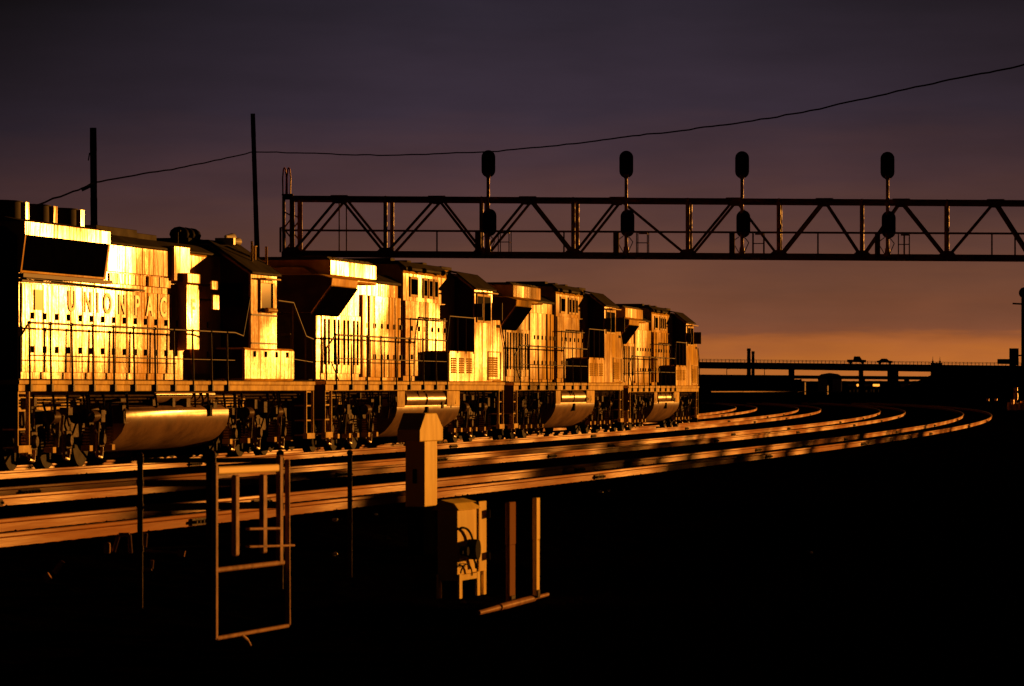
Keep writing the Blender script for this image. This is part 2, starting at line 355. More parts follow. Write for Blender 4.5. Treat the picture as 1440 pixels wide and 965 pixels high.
# ------------------------------------------------------------------ locomotive pieces
def truck(root, cx, style):
    m = MB()
    for sg in (-1, 1):
        y = sg*1.13
        y0, y1 = sorted((y-.06, y+.06))
        if style == 'ge':
            m.prism([(-2.75,.78),(-2.55,.98),(-.9,1.0),(0,.93),(.9,1.0),(2.55,.98),(2.75,.78),(2.5,.66),(1.4,.72),(.6,.6),(-.6,.6),(-1.4,.72),(-2.5,.66)], y0, y1, 'y')
        else:
            m.prism([(-2.85,.72),(-2.6,1.02),(-1.9,1.08),(0,.96),(1.9,1.08),(2.6,1.02),(2.85,.72),(2.5,.62),(1.5,.78),(.7,.55),(-.7,.55),(-1.5,.78),(-2.5,.62)], y0, y1, 'y')
        for ax in (-2.02, 0, 2.02):
            m.box(ax-.28, ax-.19, y0-.01, y1+.01, .28, .8); m.box(ax+.19, ax+.28, y0-.01, y1+.01, .28, .8)
            m.box(ax-.3, ax+.3, y0, y1, .25, .31)
    for v in (-1.0, 1.0): m.box(v-.15, v+.15, -1.1, 1.1, .7, .9)
    t = m.build('truck', UND, root, bevel=.012); t.location = (cx, 0, 0)
    for ax in (-2.02, 0, 2.02):
        for sg in (-1, 1):
            b = MB(); y = sg*1.27
            b.tube([(ax-.46, y, .62), (ax-.42, y, .20), (ax-.16, y, .17), (ax-.12, y, .36)], .03, 7); b.tube([(ax-.50, y, .95), (ax-.58, y, .7), (ax-.46, y, .62)], .025, 6)
            b.build('brake_hanger', GANL, t)
    for ax in (-2.02, 0, 2.02):
        for sg in (-1, 1):
            q = MB(); q.cyl((ax, sg*.70, .51), (ax, sg*.83, .51), .51, .51, 28); q.cyl((ax, sg*.66, .51), (ax, sg*.70, .51), .54, .51, 28)
            q.cyl((ax, sg*.83, .51), (ax, sg*.86, .51), .18, .14, 16); q.cyl((ax, 0, .51), (ax, sg*.7, .51), .09, n=10)
            q.build('wheel', STL, t, smooth=True)
            b = MB(); b.box(ax-.17, ax+.17, min(sg*.98, sg*1.24), max(sg*.98, sg*1.24), .36, .68)
            b.cyl((ax, sg*1.24, .51), (ax, sg*1.29, .51), .13, .1, 12)
            b.build('axle_box', UND, t, bevel=.01)
    for sg in (-1, 1):
        for v in ((-2.42, -1.55, -.42, .42, 1.55, 2.42) if style == 'ge' else (-2.5, -1.1, 1.1, 2.5)):
            b = MB(); z = .42
            while z < .74:
                b.cyl((v, sg*1.22, z), (v, sg*1.22, z+.03), .075, .075, 8); z += .055
            b.box(v-.09, v+.09, min(sg*1.14, sg*1.31), max(sg*1.14, sg*1.31), .30, .40)
            b.build('spring', YF, t)
        for v in (-1.25, 1.15):
            b = MB(); b.cyl((v-.17, sg*1.30, .93), (v+.2, sg*1.30, .93), .12, .12, 12); b.cyl((v+.2, sg*1.3, .93), (v+.42, sg*1.3, .9), .03)
            b.bar((v+.4, sg*1.3, .92), (v+.5, sg*1.24, .4), .05, .07)
            b.build('brake_cylinder', UND, t, smooth=True)
        b = MB()
        for v in (-2.62, -.75, .8, 2.62):
            b.nx(); b.tube([(v, sg*1.2, 1.25), (v+.05, sg*1.22, .8), (v*.98, sg*1.0, .35), (v*.96, sg*.85, .14)], .022, 6)
        for v in (-1.6, .3, 1.7):
            b.nx(); b.tube([(v, sg*1.25, 1.2), (v+.1, sg*1.34, .8), (v+.22, sg*1.28, .5), (v+.36, sg*1.22, .8)], .02, 6)
        b.build('sand_pipe', HND, t)
    return t
def coupler(root, sx):
    m = MB(); m.box(min(sx*9.9, sx*10.9), max(sx*9.9, sx*10.9), -.12, .12, .72, .95)
    m.prism([(sx*10.8, -.22), (sx*11.1, -.25), (sx*11.2, .02), (sx*11.0, .05), (sx*11.0, .22), (sx*10.8, .2)], .66, 1.0, 'z')
    m.build('coupler', UND, root, bevel=.02)
    m = MB()
    for i, y in enumerate((-.95, -.8, -.65, .65, .8, .95)):
        m.nx()
        m.tube([(sx*10.42, y, 1.25), (sx*10.62, y, 1.1), (sx*10.66, y*.97, .75), (sx*10.55, y*.95, .5)], .024, 6)
        m.box(min(sx*10.52, sx*10.6), max(sx*10.52, sx*10.6), y*.95-.04, y*.95+.04, .43, .52)
    m.build('air_hose', BLK, root)
def plow(root, sx):
    m = MB(); m.prism([(-1.45, .22), (1.45, .22), (1.45, .75), (-1.45, .75)], sx*10.35, sx*10.43, 'x')
    m.prism([(-1.45, .16), (0, .14), (1.45, .16), (1.4, .5), (0, .62), (-1.4, .5)], sx*10.43, sx*10.6, 'x')
    m.build('snow_plow', BLK, root)
def steps(root, sx, x=10.36):
    for sg in (-1, 1):
        m = MB(); y = sg*1.46
        for dx in (0, -.62):
            m.box(sx*(x+dx)-.022, sx*(x+dx)+.022, y-.03, y+.03, .36, 1.5)
        for z in (.40, .72, 1.04, 1.34):
            a, b = sorted((sx*x, sx*(x-.62))); m.box(a, b, min(y, y-sg*.25), max(y, y-sg*.25), z, z+.03)
        a, b = sorted((sx*(x+.0), sx*(x-.62))); m.box(a-.03, b+.03, y-.05, y+.05, .34, .46)
        m.build('step', YF, root)
def sill(root, mt, z0=1.36, z1=1.58):
    m = MB(); m.box(-10.4, 10.4, -1.52, 1.52, 1.50, z1)
    for sg in (-1, 1):
        a, b = sorted((sg*1.50, sg*1.44)); m.box(-10.38, 10.38, a, b, z0, 1.50)
    m.box(-10.3, 10.3, -.7, .7, 1.0, 1.5)
    m.build('frame', mt, root, bevel=.012)
    m = MB(); m.nx(); m.box(-10.43, -10.403, -1.5, 1.5, .75, 1.5); m.nx(); m.box(10.403, 10.43, -1.5, 1.5, .75, 1.5); m.build('end_plate', SHADE, root)  # end plates coloured dark to hold their shade
    m = MB(); m.box(-10.3, 10.3, -1.47, 1.47, z1+.002, z1+.016); m.build('walkway', GRY, root)
def piping(root, seed):
    r_ = random.Random(seed); m = MB()
    for sg in (-1, 1):
        for q in range(3): m.tube([(-9.6, sg*(1.36-.07*q), 1.30-.06*q), (9.6, sg*(1.36-.07*q), 1.30-.06*q)], .018, 6)
        for q in range(46):
            x = r_.uniform(-9.6, 9.6); z = r_.uniform(1.0, 1.32); l = r_.uniform(.08, .35)
            if r_.random() < .5: m.box(x, x+l, min(sg*1.2, sg*r_.uniform(1.3, 1.45)), max(sg*1.2, sg*1.32), z-r_.uniform(.05, .25), z)
            else: m.tube([(x, sg*1.38, 1.34), (x+r_.uniform(-.1, .1), sg*1.4, z-.1), (x+l, sg*1.3, z-r_.uniform(.1, .4))], .02, 6)
    m.build('air_piping', UND, root)
def rail_run(m, pts, y, r=.02): m.tube([(p[0], y, p[1]) for p in pts], r, 7)
def handrail(root, x0, x1, ztop, xs, mid=True, zmid=2.0, base=1.38):
    for sg in (-1, 1):
        y = sg*1.5; m = MB(); rail_run(m, [(x0, ztop), (x1, ztop)], y)
        if mid: rail_run(m, [(x0, zmid), (x1, zmid)], y, .012)
        for x in xs:
            m.cyl((x, y+sg*.02, base), (x, y, ztop+.02), .022, .018, 7); m.sphere((x, y, ztop), .036, 8, 4); m.box(x-.05, x+.05, min(y, y+sg*.05), max(y, y+sg*.05), base, base+.13)
        m.build('handrail', HND, root)
def panel_doors(root, x0, x1, n, z0, z1, yh, mt, latch=True, name='hood_door', sgs=(-1, 1), seed=1, var=.014, tilt=.022):
    rr = random.Random(seed); wd = (x1-x0)/n
    for sg in sgs:
        for i in range(n):
            m = MB(); a = x0+i*wd+.02; b = x0+(i+1)*wd-.02
            th = yh+.018+tilt+rr.uniform(0, var); tw = rr.uniform(-tilt, tilt)
            ys = [(a, sg*yh), (b, sg*yh), (b, sg*(th+tw)), (a, sg*(th-tw))]
            m.prism(ys, z0, z1, 'z')
            d = m.build(name, mt, root, bevel=.008)
            if latch:
                m = MB(); 
                for zz in (z0+.22*(z1-z0), z0+.60*(z1-z0)):
                    m.nx(); m.box(b-.10, b-.06, min(sg*th, sg*(th+.035)), max(sg*th, sg*(th+.035)), zz, zz+.12)
                m.build('latch', HND, d)
def louvres(m, x0, x1, z0, z1, y, sg, n, th=.03):
    for i in range(n):
        z = z0+(z1-z0)*i/n
        m.prism([(sg*y, z), (sg*(y+th), z), (sg*y, z+(z1-z0)/n*.8)], x0, x1, 'x')

def ge_loco(name, label, sv, sc, Y=None):
    Y = Y or globals()['Y']
    X, Yv, t = cp(sv); root = thing(name, label, 'locomotive', (X, Yv, 0), pi/2-t, 'yellow diesel locomotives coupled in a row', sc)
    sill(root, YF)
    # long hood
    m = MB(); hw = .90
    m.prism([(-hw, 1.58), (hw, 1.58), (hw, 3.92), (.62, 4.12), (-.62, 4.12), (-hw, 3.92)], -8.8, 0.0)
    m.build('long_hood', [Y], root, bevel=.03)
    m = MB(); m.prism([(-.95, 3.96), (-.62, 4.15), (.62, 4.15), (.95, 3.96), (.95, 3.9), (.62, 4.125), (-.62, 4.125), (-.95, 3.9)], -4.55, -.02)
    m.box(-2.6, -1.7, -.35, .35, 4.15, 4.32); m.build('hood_roof', GRY, root, bevel=.01)
    panel_doors(root, -4.35, -.05, 6, 1.68, 3.60, hw, Y, seed=len(label))
    # slotted radiator-room doors
    for sg in (-1, 1):
        for i in range(4):
            x = -8.3+i*.97
            m = MB(); m.box(x, x+.93, min(sg*hw, sg*(hw+.025)), max(sg*hw, sg*(hw+.025)), 1.75, 3.08)
            d = m.build('radiator_room_door', Y, root, bevel=.006)
            m = MB()
            for q in range(2):
                m = MB(); xx = x+.17+q*.4; m.box(xx, xx+.19, min(sg*(hw+.02), sg*(hw+.032)), max(sg*(hw+.02), sg*(hw+.032)), 1.95, 2.98); m.build('vent_slot', DRK, d)
    # radiator wings
    m = MB()
    for sg in (-1, 1):
        m.nx(); m.prism([(sg*.9, 3.05), (sg*1.38, 3.70), (sg*1.40, 3.86), (sg*1.1, 3.95), (sg*.9, 3.95)], -9.3, -6.75)
        m.nx(); m.prism([(sg*.9, 3.80), (sg*1.36, 3.80), (sg*1.38, 3.86), (sg*1.1, 3.95), (sg*.9, 3.95)], -6.75, -4.7)
    m.nx(); m.box(-9.3, -8.8, -.9, .9, 3.1, 3.95)
    m.build('radiator_wing', Y, root, bevel=.012)
    for sg in (-1, 1):
        for i in range(3):
            x = -9.22+i*.83
            m = MB(); m.prism([(sg*.925, 3.06), (sg*1.39, 3.68), (sg*1.40, 3.66), (sg*.945, 3.04)], x, x+.80); m.build('radiator_screen', DRK, root)
    m = MB(); m.box(-8.3, -3.6, -1.12, 1.12, 3.95, 4.30); m.build('radiator_housing', Y, root, bevel=.02)
    m = MB(); m.box(-8.2, -3.7, -1.06, 1.06, 4.30, 4.34)
    for i in range(8): m.box(-8.1+i*.55, -7.65+i*.55, -1.0, 1.0, 4.34, 4.37)
    m.build('radiator_roof', GRY, root)
    # blower / electrical section
    m = MB(); hw2 = .98
    m.prism([(-hw2, 1.58), (hw2, 1.58), (hw2, 4.22), (.85, 4.45), (-.85, 4.45), (-hw2, 4.22)], .0, 6.3)
    m.build('equipment_housing', Y, root, bevel=.02)
    m = MB(); m.prism([(-1.06, 4.30), (-.85, 4.47), (.85, 4.47), (1.06, 4.30), (1.06, 4.36), (.86, 4.52), (-.86, 4.52), (-1.06, 4.36)], 0.0, 5.0)
    m.box(5.0, 6.3, -.9, .9, 4.45, 4.53)
    for x in (.3, 2.2, 4.1): m.box(x, x+.5, -.6, .6, 4.5, 4.60)
    m.build('housing_roof', GRY, root, bevel=.01)
    for sg in (-1, 1):
        for x, x2 in ((.75, 1.65), (2.3, 2.8), (2.95, 3.45), (3.6, 4.1)):
            m = MB(); m.box(x, x2, min(sg*hw2, sg*(hw2+.03)), max(sg*hw2, sg*(hw2+.03)), 3.66, 4.16)
            f = m.build('grille', YF, root)
            m = MB(); m.box(x+.07, x2-.07, min(sg*(hw2+.028), sg*(hw2+.034)), max(sg*(hw2+.028), sg*(hw2+.034)), 3.72, 4.10); m.build('grille_mesh', DRK, f)
        m = MB()
        for x in (.4, 2.1, 4.4): m.nx(); m.sphere((x, sg*1.06, 4.33), .07, 8, 5)
        m.build('lifting_lug', HND, root)
        # grab rail on the housing
        m = MB(); rail_run(m, [(.2, 2.5), (.2, 3.12), (4.6, 3.12)], sg*1.12, .016); rail_run(m, [(2.3, 3.12), (2.3, 2.2)], sg*1.12, .014)
        m.build('grab_rail', HND, root)
    panel_doors(root, .1, 4.9, 6, 1.72, 3.56, hw2, Y, seed=len(label)*3)
    # cab
    m = MB(); cwid = 1.5
    m.prism([(-cwid, 1.58), (cwid, 1.58), (cwid, 3.98), (1.05, 4.34), (.35, 4.46), (-.35, 4.46), (-1.05, 4.34), (-cwid, 3.98)], 6.3, 8.75)
    cab = m.build('cab', Y, root, bevel=.025)
    m = MB(); m.prism([(-cwid-.07, 3.96), (-1.05, 4.37), (-.35, 4.49), (.35, 4.49), (1.05, 4.37), (cwid+.07, 3.96), (cwid+.07, 4.0), (1.05, 4.41), (.35, 4.53), (-.35, 4.53), (-1.05, 4.41), (-cwid-.07, 4.0)], 6.15, 9.0)
    m.build('cab_roof', GRY, cab, bevel=.01)
    for sg in (-1, 1):
        for x, x2 in ((6.62, 7.32), (7.5, 8.35)):
            m = MB(); y0, y1 = sorted((sg*1.502, sg*1.53)); m.box(x-.05, x2+.05, y0, y1, 3.12, 3.86)
            f = m.build('window_frame', YF, cab)
            m = MB(); y0, y1 = sorted((sg*1.53, sg*1.536)); m.box(x, x2, y0, y1, 3.18, 3.80); m.build('window_glass', GLS, f) if 0 else m.build('window', GLS, cab)
        m = MB(); y0, y1 = sorted((sg*1.53, sg*1.72)); m.box(6.5, 8.45, y0, y1, 3.88, 3.91); m.build('sun_visor', YF, cab)
        m = MB(); m.nx(); m.box(6.44, 6.47, sg*1.55-.14, sg*1.55+.14, 3.25, 3.6); m.nx(); m.box(8.48, 8.51, min(sg*1.53, sg*1.82), max(sg*1.53, sg*1.82), 3.2, 3.66); m.build('mirror', HND, cab)
    # wide nose: rear slab sloping down forward
    m = MB()
    NS = [(8.75, 1.58), (10.36, 1.58), (10.36, 2.75), (9.55, 3.46), (8.75, 3.58)]
    m.prism(NS, -1.5, 1.5, 'y')
    nose = m.build('nose', Y, root, bevel=.04)
    for sg in (-1, 1):
        m = MB(); louvres(m, 8.2, 9.4, 1.72, 2.25, 1.505, sg, 9); m.build('nose_louvre', YF, nose)
        m = MB(); y0, y1 = sorted((sg*1.5, sg*1.512)); m.box(9.3, 9.75, y0, y1, 3.02, 3.10); m.build('nose_marking', BLK, nose)
        m = MB(); y0, y1 = sorted((sg*1.5, sg*1.52)); m.box(8.1, 9.9, y0, y1, 1.62, 1.66); m.box(8.1, 9.9, y0, y1, 2.36, 2.39); m.box(8.1, 8.13, y0, y1, 1.66, 2.36); m.box(9.87, 9.9, y0, y1, 1.66, 2.36); m.build('access_panel', YF, nose)
    m = MB(); m.box(10.36, 10.39, -.3, .3, 2.3, 2.5); m.build('headlight', WHT, nose)
    # battery box under / behind the cab
    for sg in (-1, 1):
        m = MB(); y0, y1 = sorted((sg*.99, sg*1.5)); m.box(3.05, 6.29, y0, y1, 1.585, 2.36); bb = m.build('battery_box', Y, root, bevel=.015)
        m = MB()
        for x in (3.3, 4.3, 5.3): m.nx(); louvres(m, x, x+.62, 1.8, 2.2, 1.503, sg, 7, .025)
        m.build('battery_louvre', YF, bb)
        m = MB(); y = sg*1.5
        rail_run(m, [(2.75, 2.6), (3.1, 3.22), (6.25, 3.22)], y, .02)
        for x in (3.1, 4.15, 5.2, 6.2): m.cyl((x, y, 2.3), (x, y, 3.22), .018, n=6)
        m.build('cab_handrail', HND, root)
        m = MB(); rail_run(m, [(9.9, 3.05), (10.36, 2.5), (10.36, 1.6)], y*1.02, .018); m.build('nose_handrail', HND, root)
    handrail(root, -9.4, 2.75, 2.60, [-9.4, -7.9, -6.3, -4.8, -3.2, -1.7, -.1, 1.4, 2.75], True, 2.08)
    # rear handrail with crossed stay
    for sg in (-1, 1):
        m = MB(); rail_run(m, [(-10.3, 1.6), (-10.3, 2.3), (-9.4, 2.60)], sg*1.5); rail_run(m, [(-9.4, 2.0), (-8.7, 1.6)], sg*1.4, .016); m.build('step_handrail', HND, root)
    m = MB(); m.tube([(-10.34, -.7, 1.6), (-10.34, -.7, 2.6), (-10.34, .7, 2.6), (-10.34, .7, 1.6)], .02, 6)
    m.build('end_handrail', HND, root)
    # fuel tank with reservoirs
    m = MB(); m.prism([(-1.40, .90), (-1.40, 1.0), (-1.0, 1.0), (-.9, 1.3), (.9, 1.3), (1.0, 1.0), (1.40, 1.0), (1.40, .90), (1.36, .76), (1.27, .60), (1.12, .42), (.95, .30), (.7, .24), (-.7, .24), (-.95, .30), (-1.12, .42), (-1.27, .60), (-1.36, .76)], -2.6, 4.85)
    tk = m.build('fuel_tank', TNK, root, smooth=True)
    for sg in (-1, 1):
        for a, b in ((-2.6, -1.75), (3.25, 4.85)):
            m = MB(); y0, y1 = sorted((sg*.9, sg*1.41)); m.box(a, b, y0, y1, .97, 1.36); m.build('tank_end_box', YF, tk, bevel=.015)
        for a, b in ((-1.5, .68), (.9, 3.05)):
            m = MB(); m.cyl((a, sg*1.16, 1.15), (b, sg*1.16, 1.15), .26, .26, 20); m.cyl((a-.06, sg*1.16, 1.15), (a, sg*1.16, 1.15), .18, .26, 20); m.cyl((b, sg*1.16, 1.15), (b+.06, sg*1.16, 1.15), .26, .18, 20)
            m.build('air_reservoir', TNK, tk, smooth=True)
        m = MB(); m.box(.7, .86, min(sg*1.3, sg*1.44), max(sg*1.3, sg*1.44), .75, .97); m.build('fuel_filler', BLK, tk)
    truck(root, -6.75, 'ge'); truck(root, 7.15, 'ge')
    piping(root, len(label)); coupler(root, 1); coupler(root, -1); plow(root, 1); steps(root, 1); steps(root, -1)
    # rear wall fittings
    m = MB(); m.prism([(-.9, 1.6), (.9, 1.6), (.9, 3.2), (-.9, 3.2)], -8.825, -8.803); m.prism([(-1.37, 3.72), (-.9, 3.1), (.9, 3.1), (1.37, 3.72), (1.37, 3.85), (1.1, 3.93), (-1.1, 3.93), (-1.37, 3.85)], -9.32, -9.303); m.build('end_shade_panel', SHADE, root)  # dark sheets over the hood end and wing ends, painted as shade
    m = MB(); m.prism([(-1.46, 1.7), (1.46, 1.7), (1.46, 3.96), (1.02, 4.3), (-1.02, 4.3), (-1.46, 3.96)], 6.278, 6.297); m.build('cab_rear_shade', SHADE, cab)  # shade of the cab's rear wall as a dark sheet
    for sg in (-1, 1):
        m = MB(); y0, y1 = sorted((sg*1.0, sg*1.48)); m.box(3.028, 3.047, y0, y1, 1.62, 2.33); m.build('battery_box_end_shade', SHADE, root)  # dark sheet for the shaded rear face of the box
    m = MB(); m.box(-8.86, -8.827, -.35, .35, 2.0, 3.0); m.build('end_door', GRY, root)
    m = MB(); m.box(-10.3, -8.8, -1.1, 1.1, 1.58, 1.62); m.tube([(-8.85, -.6, 3.7), (-8.85, .6, 3.7)], .03); m.build('rear_platform', GRY, root)
    return root

def emd_loco(label, sv, sc):
    X, Yv, t = cp(sv); root = thing('diesel_locomotive', label, 'locomotive', (X, Yv, 0), pi/2-t, 'yellow diesel locomotives coupled in a row', sc)
    sill(root, YF, 1.38)
    hw = .86
    m = MB(); m.prism([(-hw, 1.58), (hw, 1.58), (hw, 4.12), (.62, 4.30), (-.62, 4.30), (-hw, 4.12)], -8.4, 5.0)
    m.build('long_hood', Y, root, bevel=.025)
    # flared radiator top
    m = MB()
    for sg in (-1, 1): m.nx(); m.prism([(sg*hw, 3.46), (sg*(hw+.03), 3.46), (sg*(hw+.12), 4.12), (sg*(hw+.12), 4.36), (sg*.5, 4.40), (sg*.5, 4.3)], -8.4, -3.25)
    m.build('radiator_top', Y, root, bevel=.01)
    for sg in (-1, 1):
        m = MB()
        m.prism([(sg*(hw+.028), 3.50), (sg*(hw+.045), 3.50), (sg*(hw+.135), 4.12), (sg*(hw+.118), 4.12)], -8.28, -3.42); m.build('radiator_screen', DRK, root)
        m = MB()
        m.nx(); m.box(-8.4, -3.0, min(sg*hw, sg*(hw+.09)), max(sg*hw, sg*(hw+.09)), 3.38, 3.45); m.nx(); m.box(-8.38, -.9, min(sg*hw, sg*(hw+.06)), max(sg*hw, sg*(hw+.06)), 3.30, 3.335)
        m.build('drip_rail', HND, root)
    m = MB(); m.prism([(-.95, 4.36), (.95, 4.36), (.6, 4.44), (-.6, 4.44)], -8.45, -3.2); m.prism([(-.9, 4.18), (-.6, 4.34), (.6, 4.34), (.9, 4.18), (.9, 4.14), (.6, 4.30), (-.6, 4.30), (-.9, 4.14)], -3.2, 5.0)
    m.box(-2.9, -.2, -.6, .1, 4.34, 4.50); m.box(.1, 1.5, -.5, .2, 4.34, 4.46); m.cyl((2.9, -.5, 4.3), (2.9, -.5, 4.58), .05); m.cyl((2.9, -.5, 4.58), (2.9, -.5, 4.62), .1)
    m.build('hood_roof', GRY, root, bevel=.01)
    for x in (-7.75, -6.1, -4.45):
        m = MB(); m.cyl((x, 0, 4.42), (x, 0, 4.72), .66, .66, 28); m.cyl((x, 0, 4.72), (x, 0, 4.74), .69, .69, 28)
        f = m.build('radiator_fan', GRY, root, smooth=True)
        for sg in (-1, 1): m = MB(); y0, y1 = sorted((sg*.58, sg*.68)); m.box(x+.30, x+.52, y0, y1, 4.43, 4.73); m.build('fan_lit_edge', Y, f)  # bright strips painted where sunlight would catch the drum's edge
    # upper panels: dynamic brake hatch, step, filter housing
    for sg in (-1, 1):
        m = MB(); m.box(-3.2, 1.1, min(sg*hw, sg*(hw+.04)), max(sg*hw, sg*(hw+.04)), 3.62, 4.13); m.build('brake_grid_panel', Y, root, bevel=.01)
        m = MB(); m.box(1.12, 2.25, min(sg*hw, sg*(hw+.11)), max(sg*hw, sg*(hw+.11)), 3.55, 4.24); m.build('filter_panel', Y, root, bevel=.015)
        m = MB(); m.nx(); m.box(1.7, 2.62, min(sg*hw, sg*(hw+.20)), max(sg*hw, sg*(hw+.20)), 2.2, 3.5); m.nx(); m.box(1.7, 2.62, min(sg*hw, sg*(hw+.22)), max(sg*hw, sg*(hw+.22)), 3.52, 3.72); m.build('equipment_cabinet', Y, root, bevel=.015)
        m = MB(); y0, y1 = sorted((sg*hw, sg*(hw+.31)))
        y2, y3 = sorted((sg*(hw+.31), sg*(hw+.345)))
        m = MB(); m.nx(); m.box(3.05, 3.5, y2, y3, 3.42, 3.60); m.nx(); m.box(3.15, 3.6, y2, y3, 3.02, 3.32); m.build('filler_flap', Y, root, bevel=.01)
        m = MB(); 
        for zz in (3.5, 3.2): m.box(3.1, 3.14, y0, y1 if sg > 0 else y1, zz, zz+.04); m.box(3.55, 3.59, y0, y1, zz, zz+.04)
        m.build('filler_bracket', BLK, root)
        m = MB(); m.box(-7.6, -7.15, min(sg*(hw+.03), sg*(hw+.045)), max(sg*(hw+.03), sg*(hw+.045)), 2.82, 3.18); m.build('flag_decal', RED, root)
        m = MB(); rail_run(m, [(-8.35, 3.36), (-1.0, 3.30)], sg*(hw+.12), .016)
        for q in range(8): m.cyl((-8.3+q*1.04, sg*hw, 3.355-.007*q), (-8.3+q*1.04, sg*(hw+.12), 3.355-.007*q), .012, n=5)
        m.build('grab_rail', HND, root)
    panel_doors(root, -8.3, 1.65, 14, 1.72, 3.28, hw, Y, seed=5, var=.002, tilt=.006)
    panel_doors(root, 2.7, 4.9, 2, 1.72, 3.28, hw, Y, seed=6)
    panel_doors(root, -3.0, 1.1, 5, 3.40, 3.60, hw, Y, latch=False, name='upper_door', seed=8)
    # lettering
    word = [('U', -5.4, 0), ('N', -4.4, 0), ('I', -3.78, 0), ('O', -3.15, 0), ('N', -2.2, 0), ('P', -1.2, 0), ('A', -.35, 0), ('C', .6, 0), ('I', 1.2, 0), ('F', 2.15, .166), ('I', 2.95, 0), ('C', 3.6, 0)]
    for sg in (-1, 1):
        lm = MB()
        for ch, x, ex in word:
            c = bpy.data.curves.new('letter', 'FONT'); c.body = ch; c.size = .66; c.extrude = .002; c.align_x = 'CENTER'
            c.offset = .014
            ob = bpy.data.objects.new('letter', c); C.objects.link(ob); bpy.context.view_layer.update()
            me = bpy.data.meshes.new_from_object(ob.evaluated_get(bpy.context.evaluated_depsgraph_get()))
            if sg > 0: x = -1.8-x
            vs = [(x-sg*v.co.x, sg*(hw+ex+.037+v.co.z), 2.84+v.co.y*.8) for v in me.vertices]
            lm.add(vs, [tuple(p.vertices) for p in me.polygons])
            bpy.data.objects.remove(ob); bpy.data.meshes.remove(me); bpy.data.curves.remove(c)
        lm.build('lettering', RED, root)
    # cab
    cw = 1.5
    m = MB(); m.prism([(-cw, 1.58), (cw, 1.58), (cw, 3.80), (.62, 4.42), (-.62, 4.42), (-cw, 3.80)], 4.97, 7.12)
    cab = m.build('cab', Y, root, bevel=.025)
    m = MB(); m.prism([(-cw-.07, 3.78), (-.62, 4.44), (.62, 4.44), (cw+.07, 3.78), (cw+.07, 3.83), (.63, 4.49), (-.63, 4.49), (-cw-.07, 3.83)], 4.85, 7.25); m.build('cab_roof', GRY, cab, bevel=.01)
    for sg in (-1, 1):
        y0, y1 = sorted((sg*1.502, sg*1.535))
        m = MB(); m.box(5.65, 6.8, y0, y1, 3.0, 3.07); m.box(5.65, 6.8, y0, y1, 3.62, 3.68); m.box(5.65, 5.76, y0, y1, 3.07, 3.62); m.box(6.68, 6.8, y0, y1, 3.07, 3.62)
        m.build('window_frame', Y, cab, bevel=.006)
        m = MB(); y0, y1 = sorted((sg*1.502, sg*1.508)); m.box(5.76, 6.68, y0, y1, 3.07, 3.62); m.build('window', GLS, cab)
        m = MB(); y0, y1 = sorted((sg*1.53, sg*1.66)); m.box(5.6, 6.85, y0, y1, 3.69, 3.72); m.cyl((5.95, sg*1.58, 3.06), (6.7, sg*1.58, 3.06), .05); m.build('arm_rest', YF, cab)
        m = MB(); y0, y1 = sorted((sg*1.5, sg*1.515)); m.box(4.99, 7.1, y0, y1, 2.93, 2.97); m.box(4.99, 7.1, y0, y1, 2.35, 2.38); m.build('cab_seam', HND, cab)
        m = MB(); y0, y1 = sorted((sg*.85, sg*1.52)); m.box(4.4, 8.55, y0, y1, 1.585, 2.27)
        b = m.build('battery_box', Y, root, bevel=.05)
        m = MB(); y0, y1 = sorted((sg*.9, sg*1.47)); m.box(4.38, 4.397, y0, y1, 1.64, 2.23); m.build('battery_box_end_shade', SHADE, root)  # shaded rear face of the box, painted dark
        m = MB()
        for q in range(4): m.nx(); m.box(5.2+q*.9, 5.24+q*.9, min(sg*1.52, sg*1.55), max(sg*1.52, sg*1.55), 2.08, 2.2)
        m.build('latch', HND, b)
        m = MB(); m.nx(); y = sg*1.5
        rail_run(m, [(7.2, 3.28), (8.5, 3.26), (9.6, 2.56), (10.25, 2.5), (10.3, 1.6)], y, .022)
        for x_ in (8.5, 9.6): m.cyl((x_, y, 1.6), (x_, y, 2.6 if x_ > 9 else 3.2), .018, n=6)
        rail_run(m, [(7.2, 2.1), (10.2, 2.0)], y, .014)
        m.nx(); rail_run(m, [(3.7, 2.56), (4.35, 2.5), (4.9, 3.3)], y, .02)
        m.build('cab_handrail', HND, root)
        m = MB(); rail_run(m, [(-10.3, 1.6), (-10.3, 2.3), (-9.8, 2.56)], sg*1.5); m.build('step_handrail', HND, root)
    m = MB(); m.prism([(-1.46, 1.7), (1.46, 1.7), (1.46, 3.78), (.6, 4.38), (-.6, 4.38), (-1.46, 3.78)], 4.972-.02, 4.968-.002); m.build('cab_rear_shade', SHADE, cab)  # dark sheet in place of shade on the cab's rear wall
    m = MB(); m.prism([(-.84, 1.6), (.84, 1.6), (.84, 4.1), (.6, 4.27), (-.6, 4.27), (-.84, 4.1)], -8.425, -8.403); m.build('end_shade_panel', SHADE, root)  # hood end darkened as if in shade
    # rear cab windows
    for y in (-1.1, 1.1):
        m = MB(); m.box(4.940, 4.950, y-.25, y+.25, 3.1, 3.6); m.build('rear_window', GLS, cab)
    m = MB(); m.prism([(7.12, 1.58), (9.3, 1.58), (9.3, 3.0), (9.15, 3.2), (7.12, 3.25)], -.8, .8, 'y'); m.build('short_hood', Y, root, bevel=.05)
    m = MB(); m.box(7.12, 7.3, -.7, .7, 4.0, 4.3); m.build('number_board', BLK, cab)
    # horn, beacon, antennas
    m = MB()
    for q, (dy, dz) in enumerate(((-.12, 0), (0, .09), (.12, 0))):
        m.cyl((5.95, -.7+dy, 4.5+dz), (6.5, -.7+dy, 4.5+dz), .03, .09, 10)
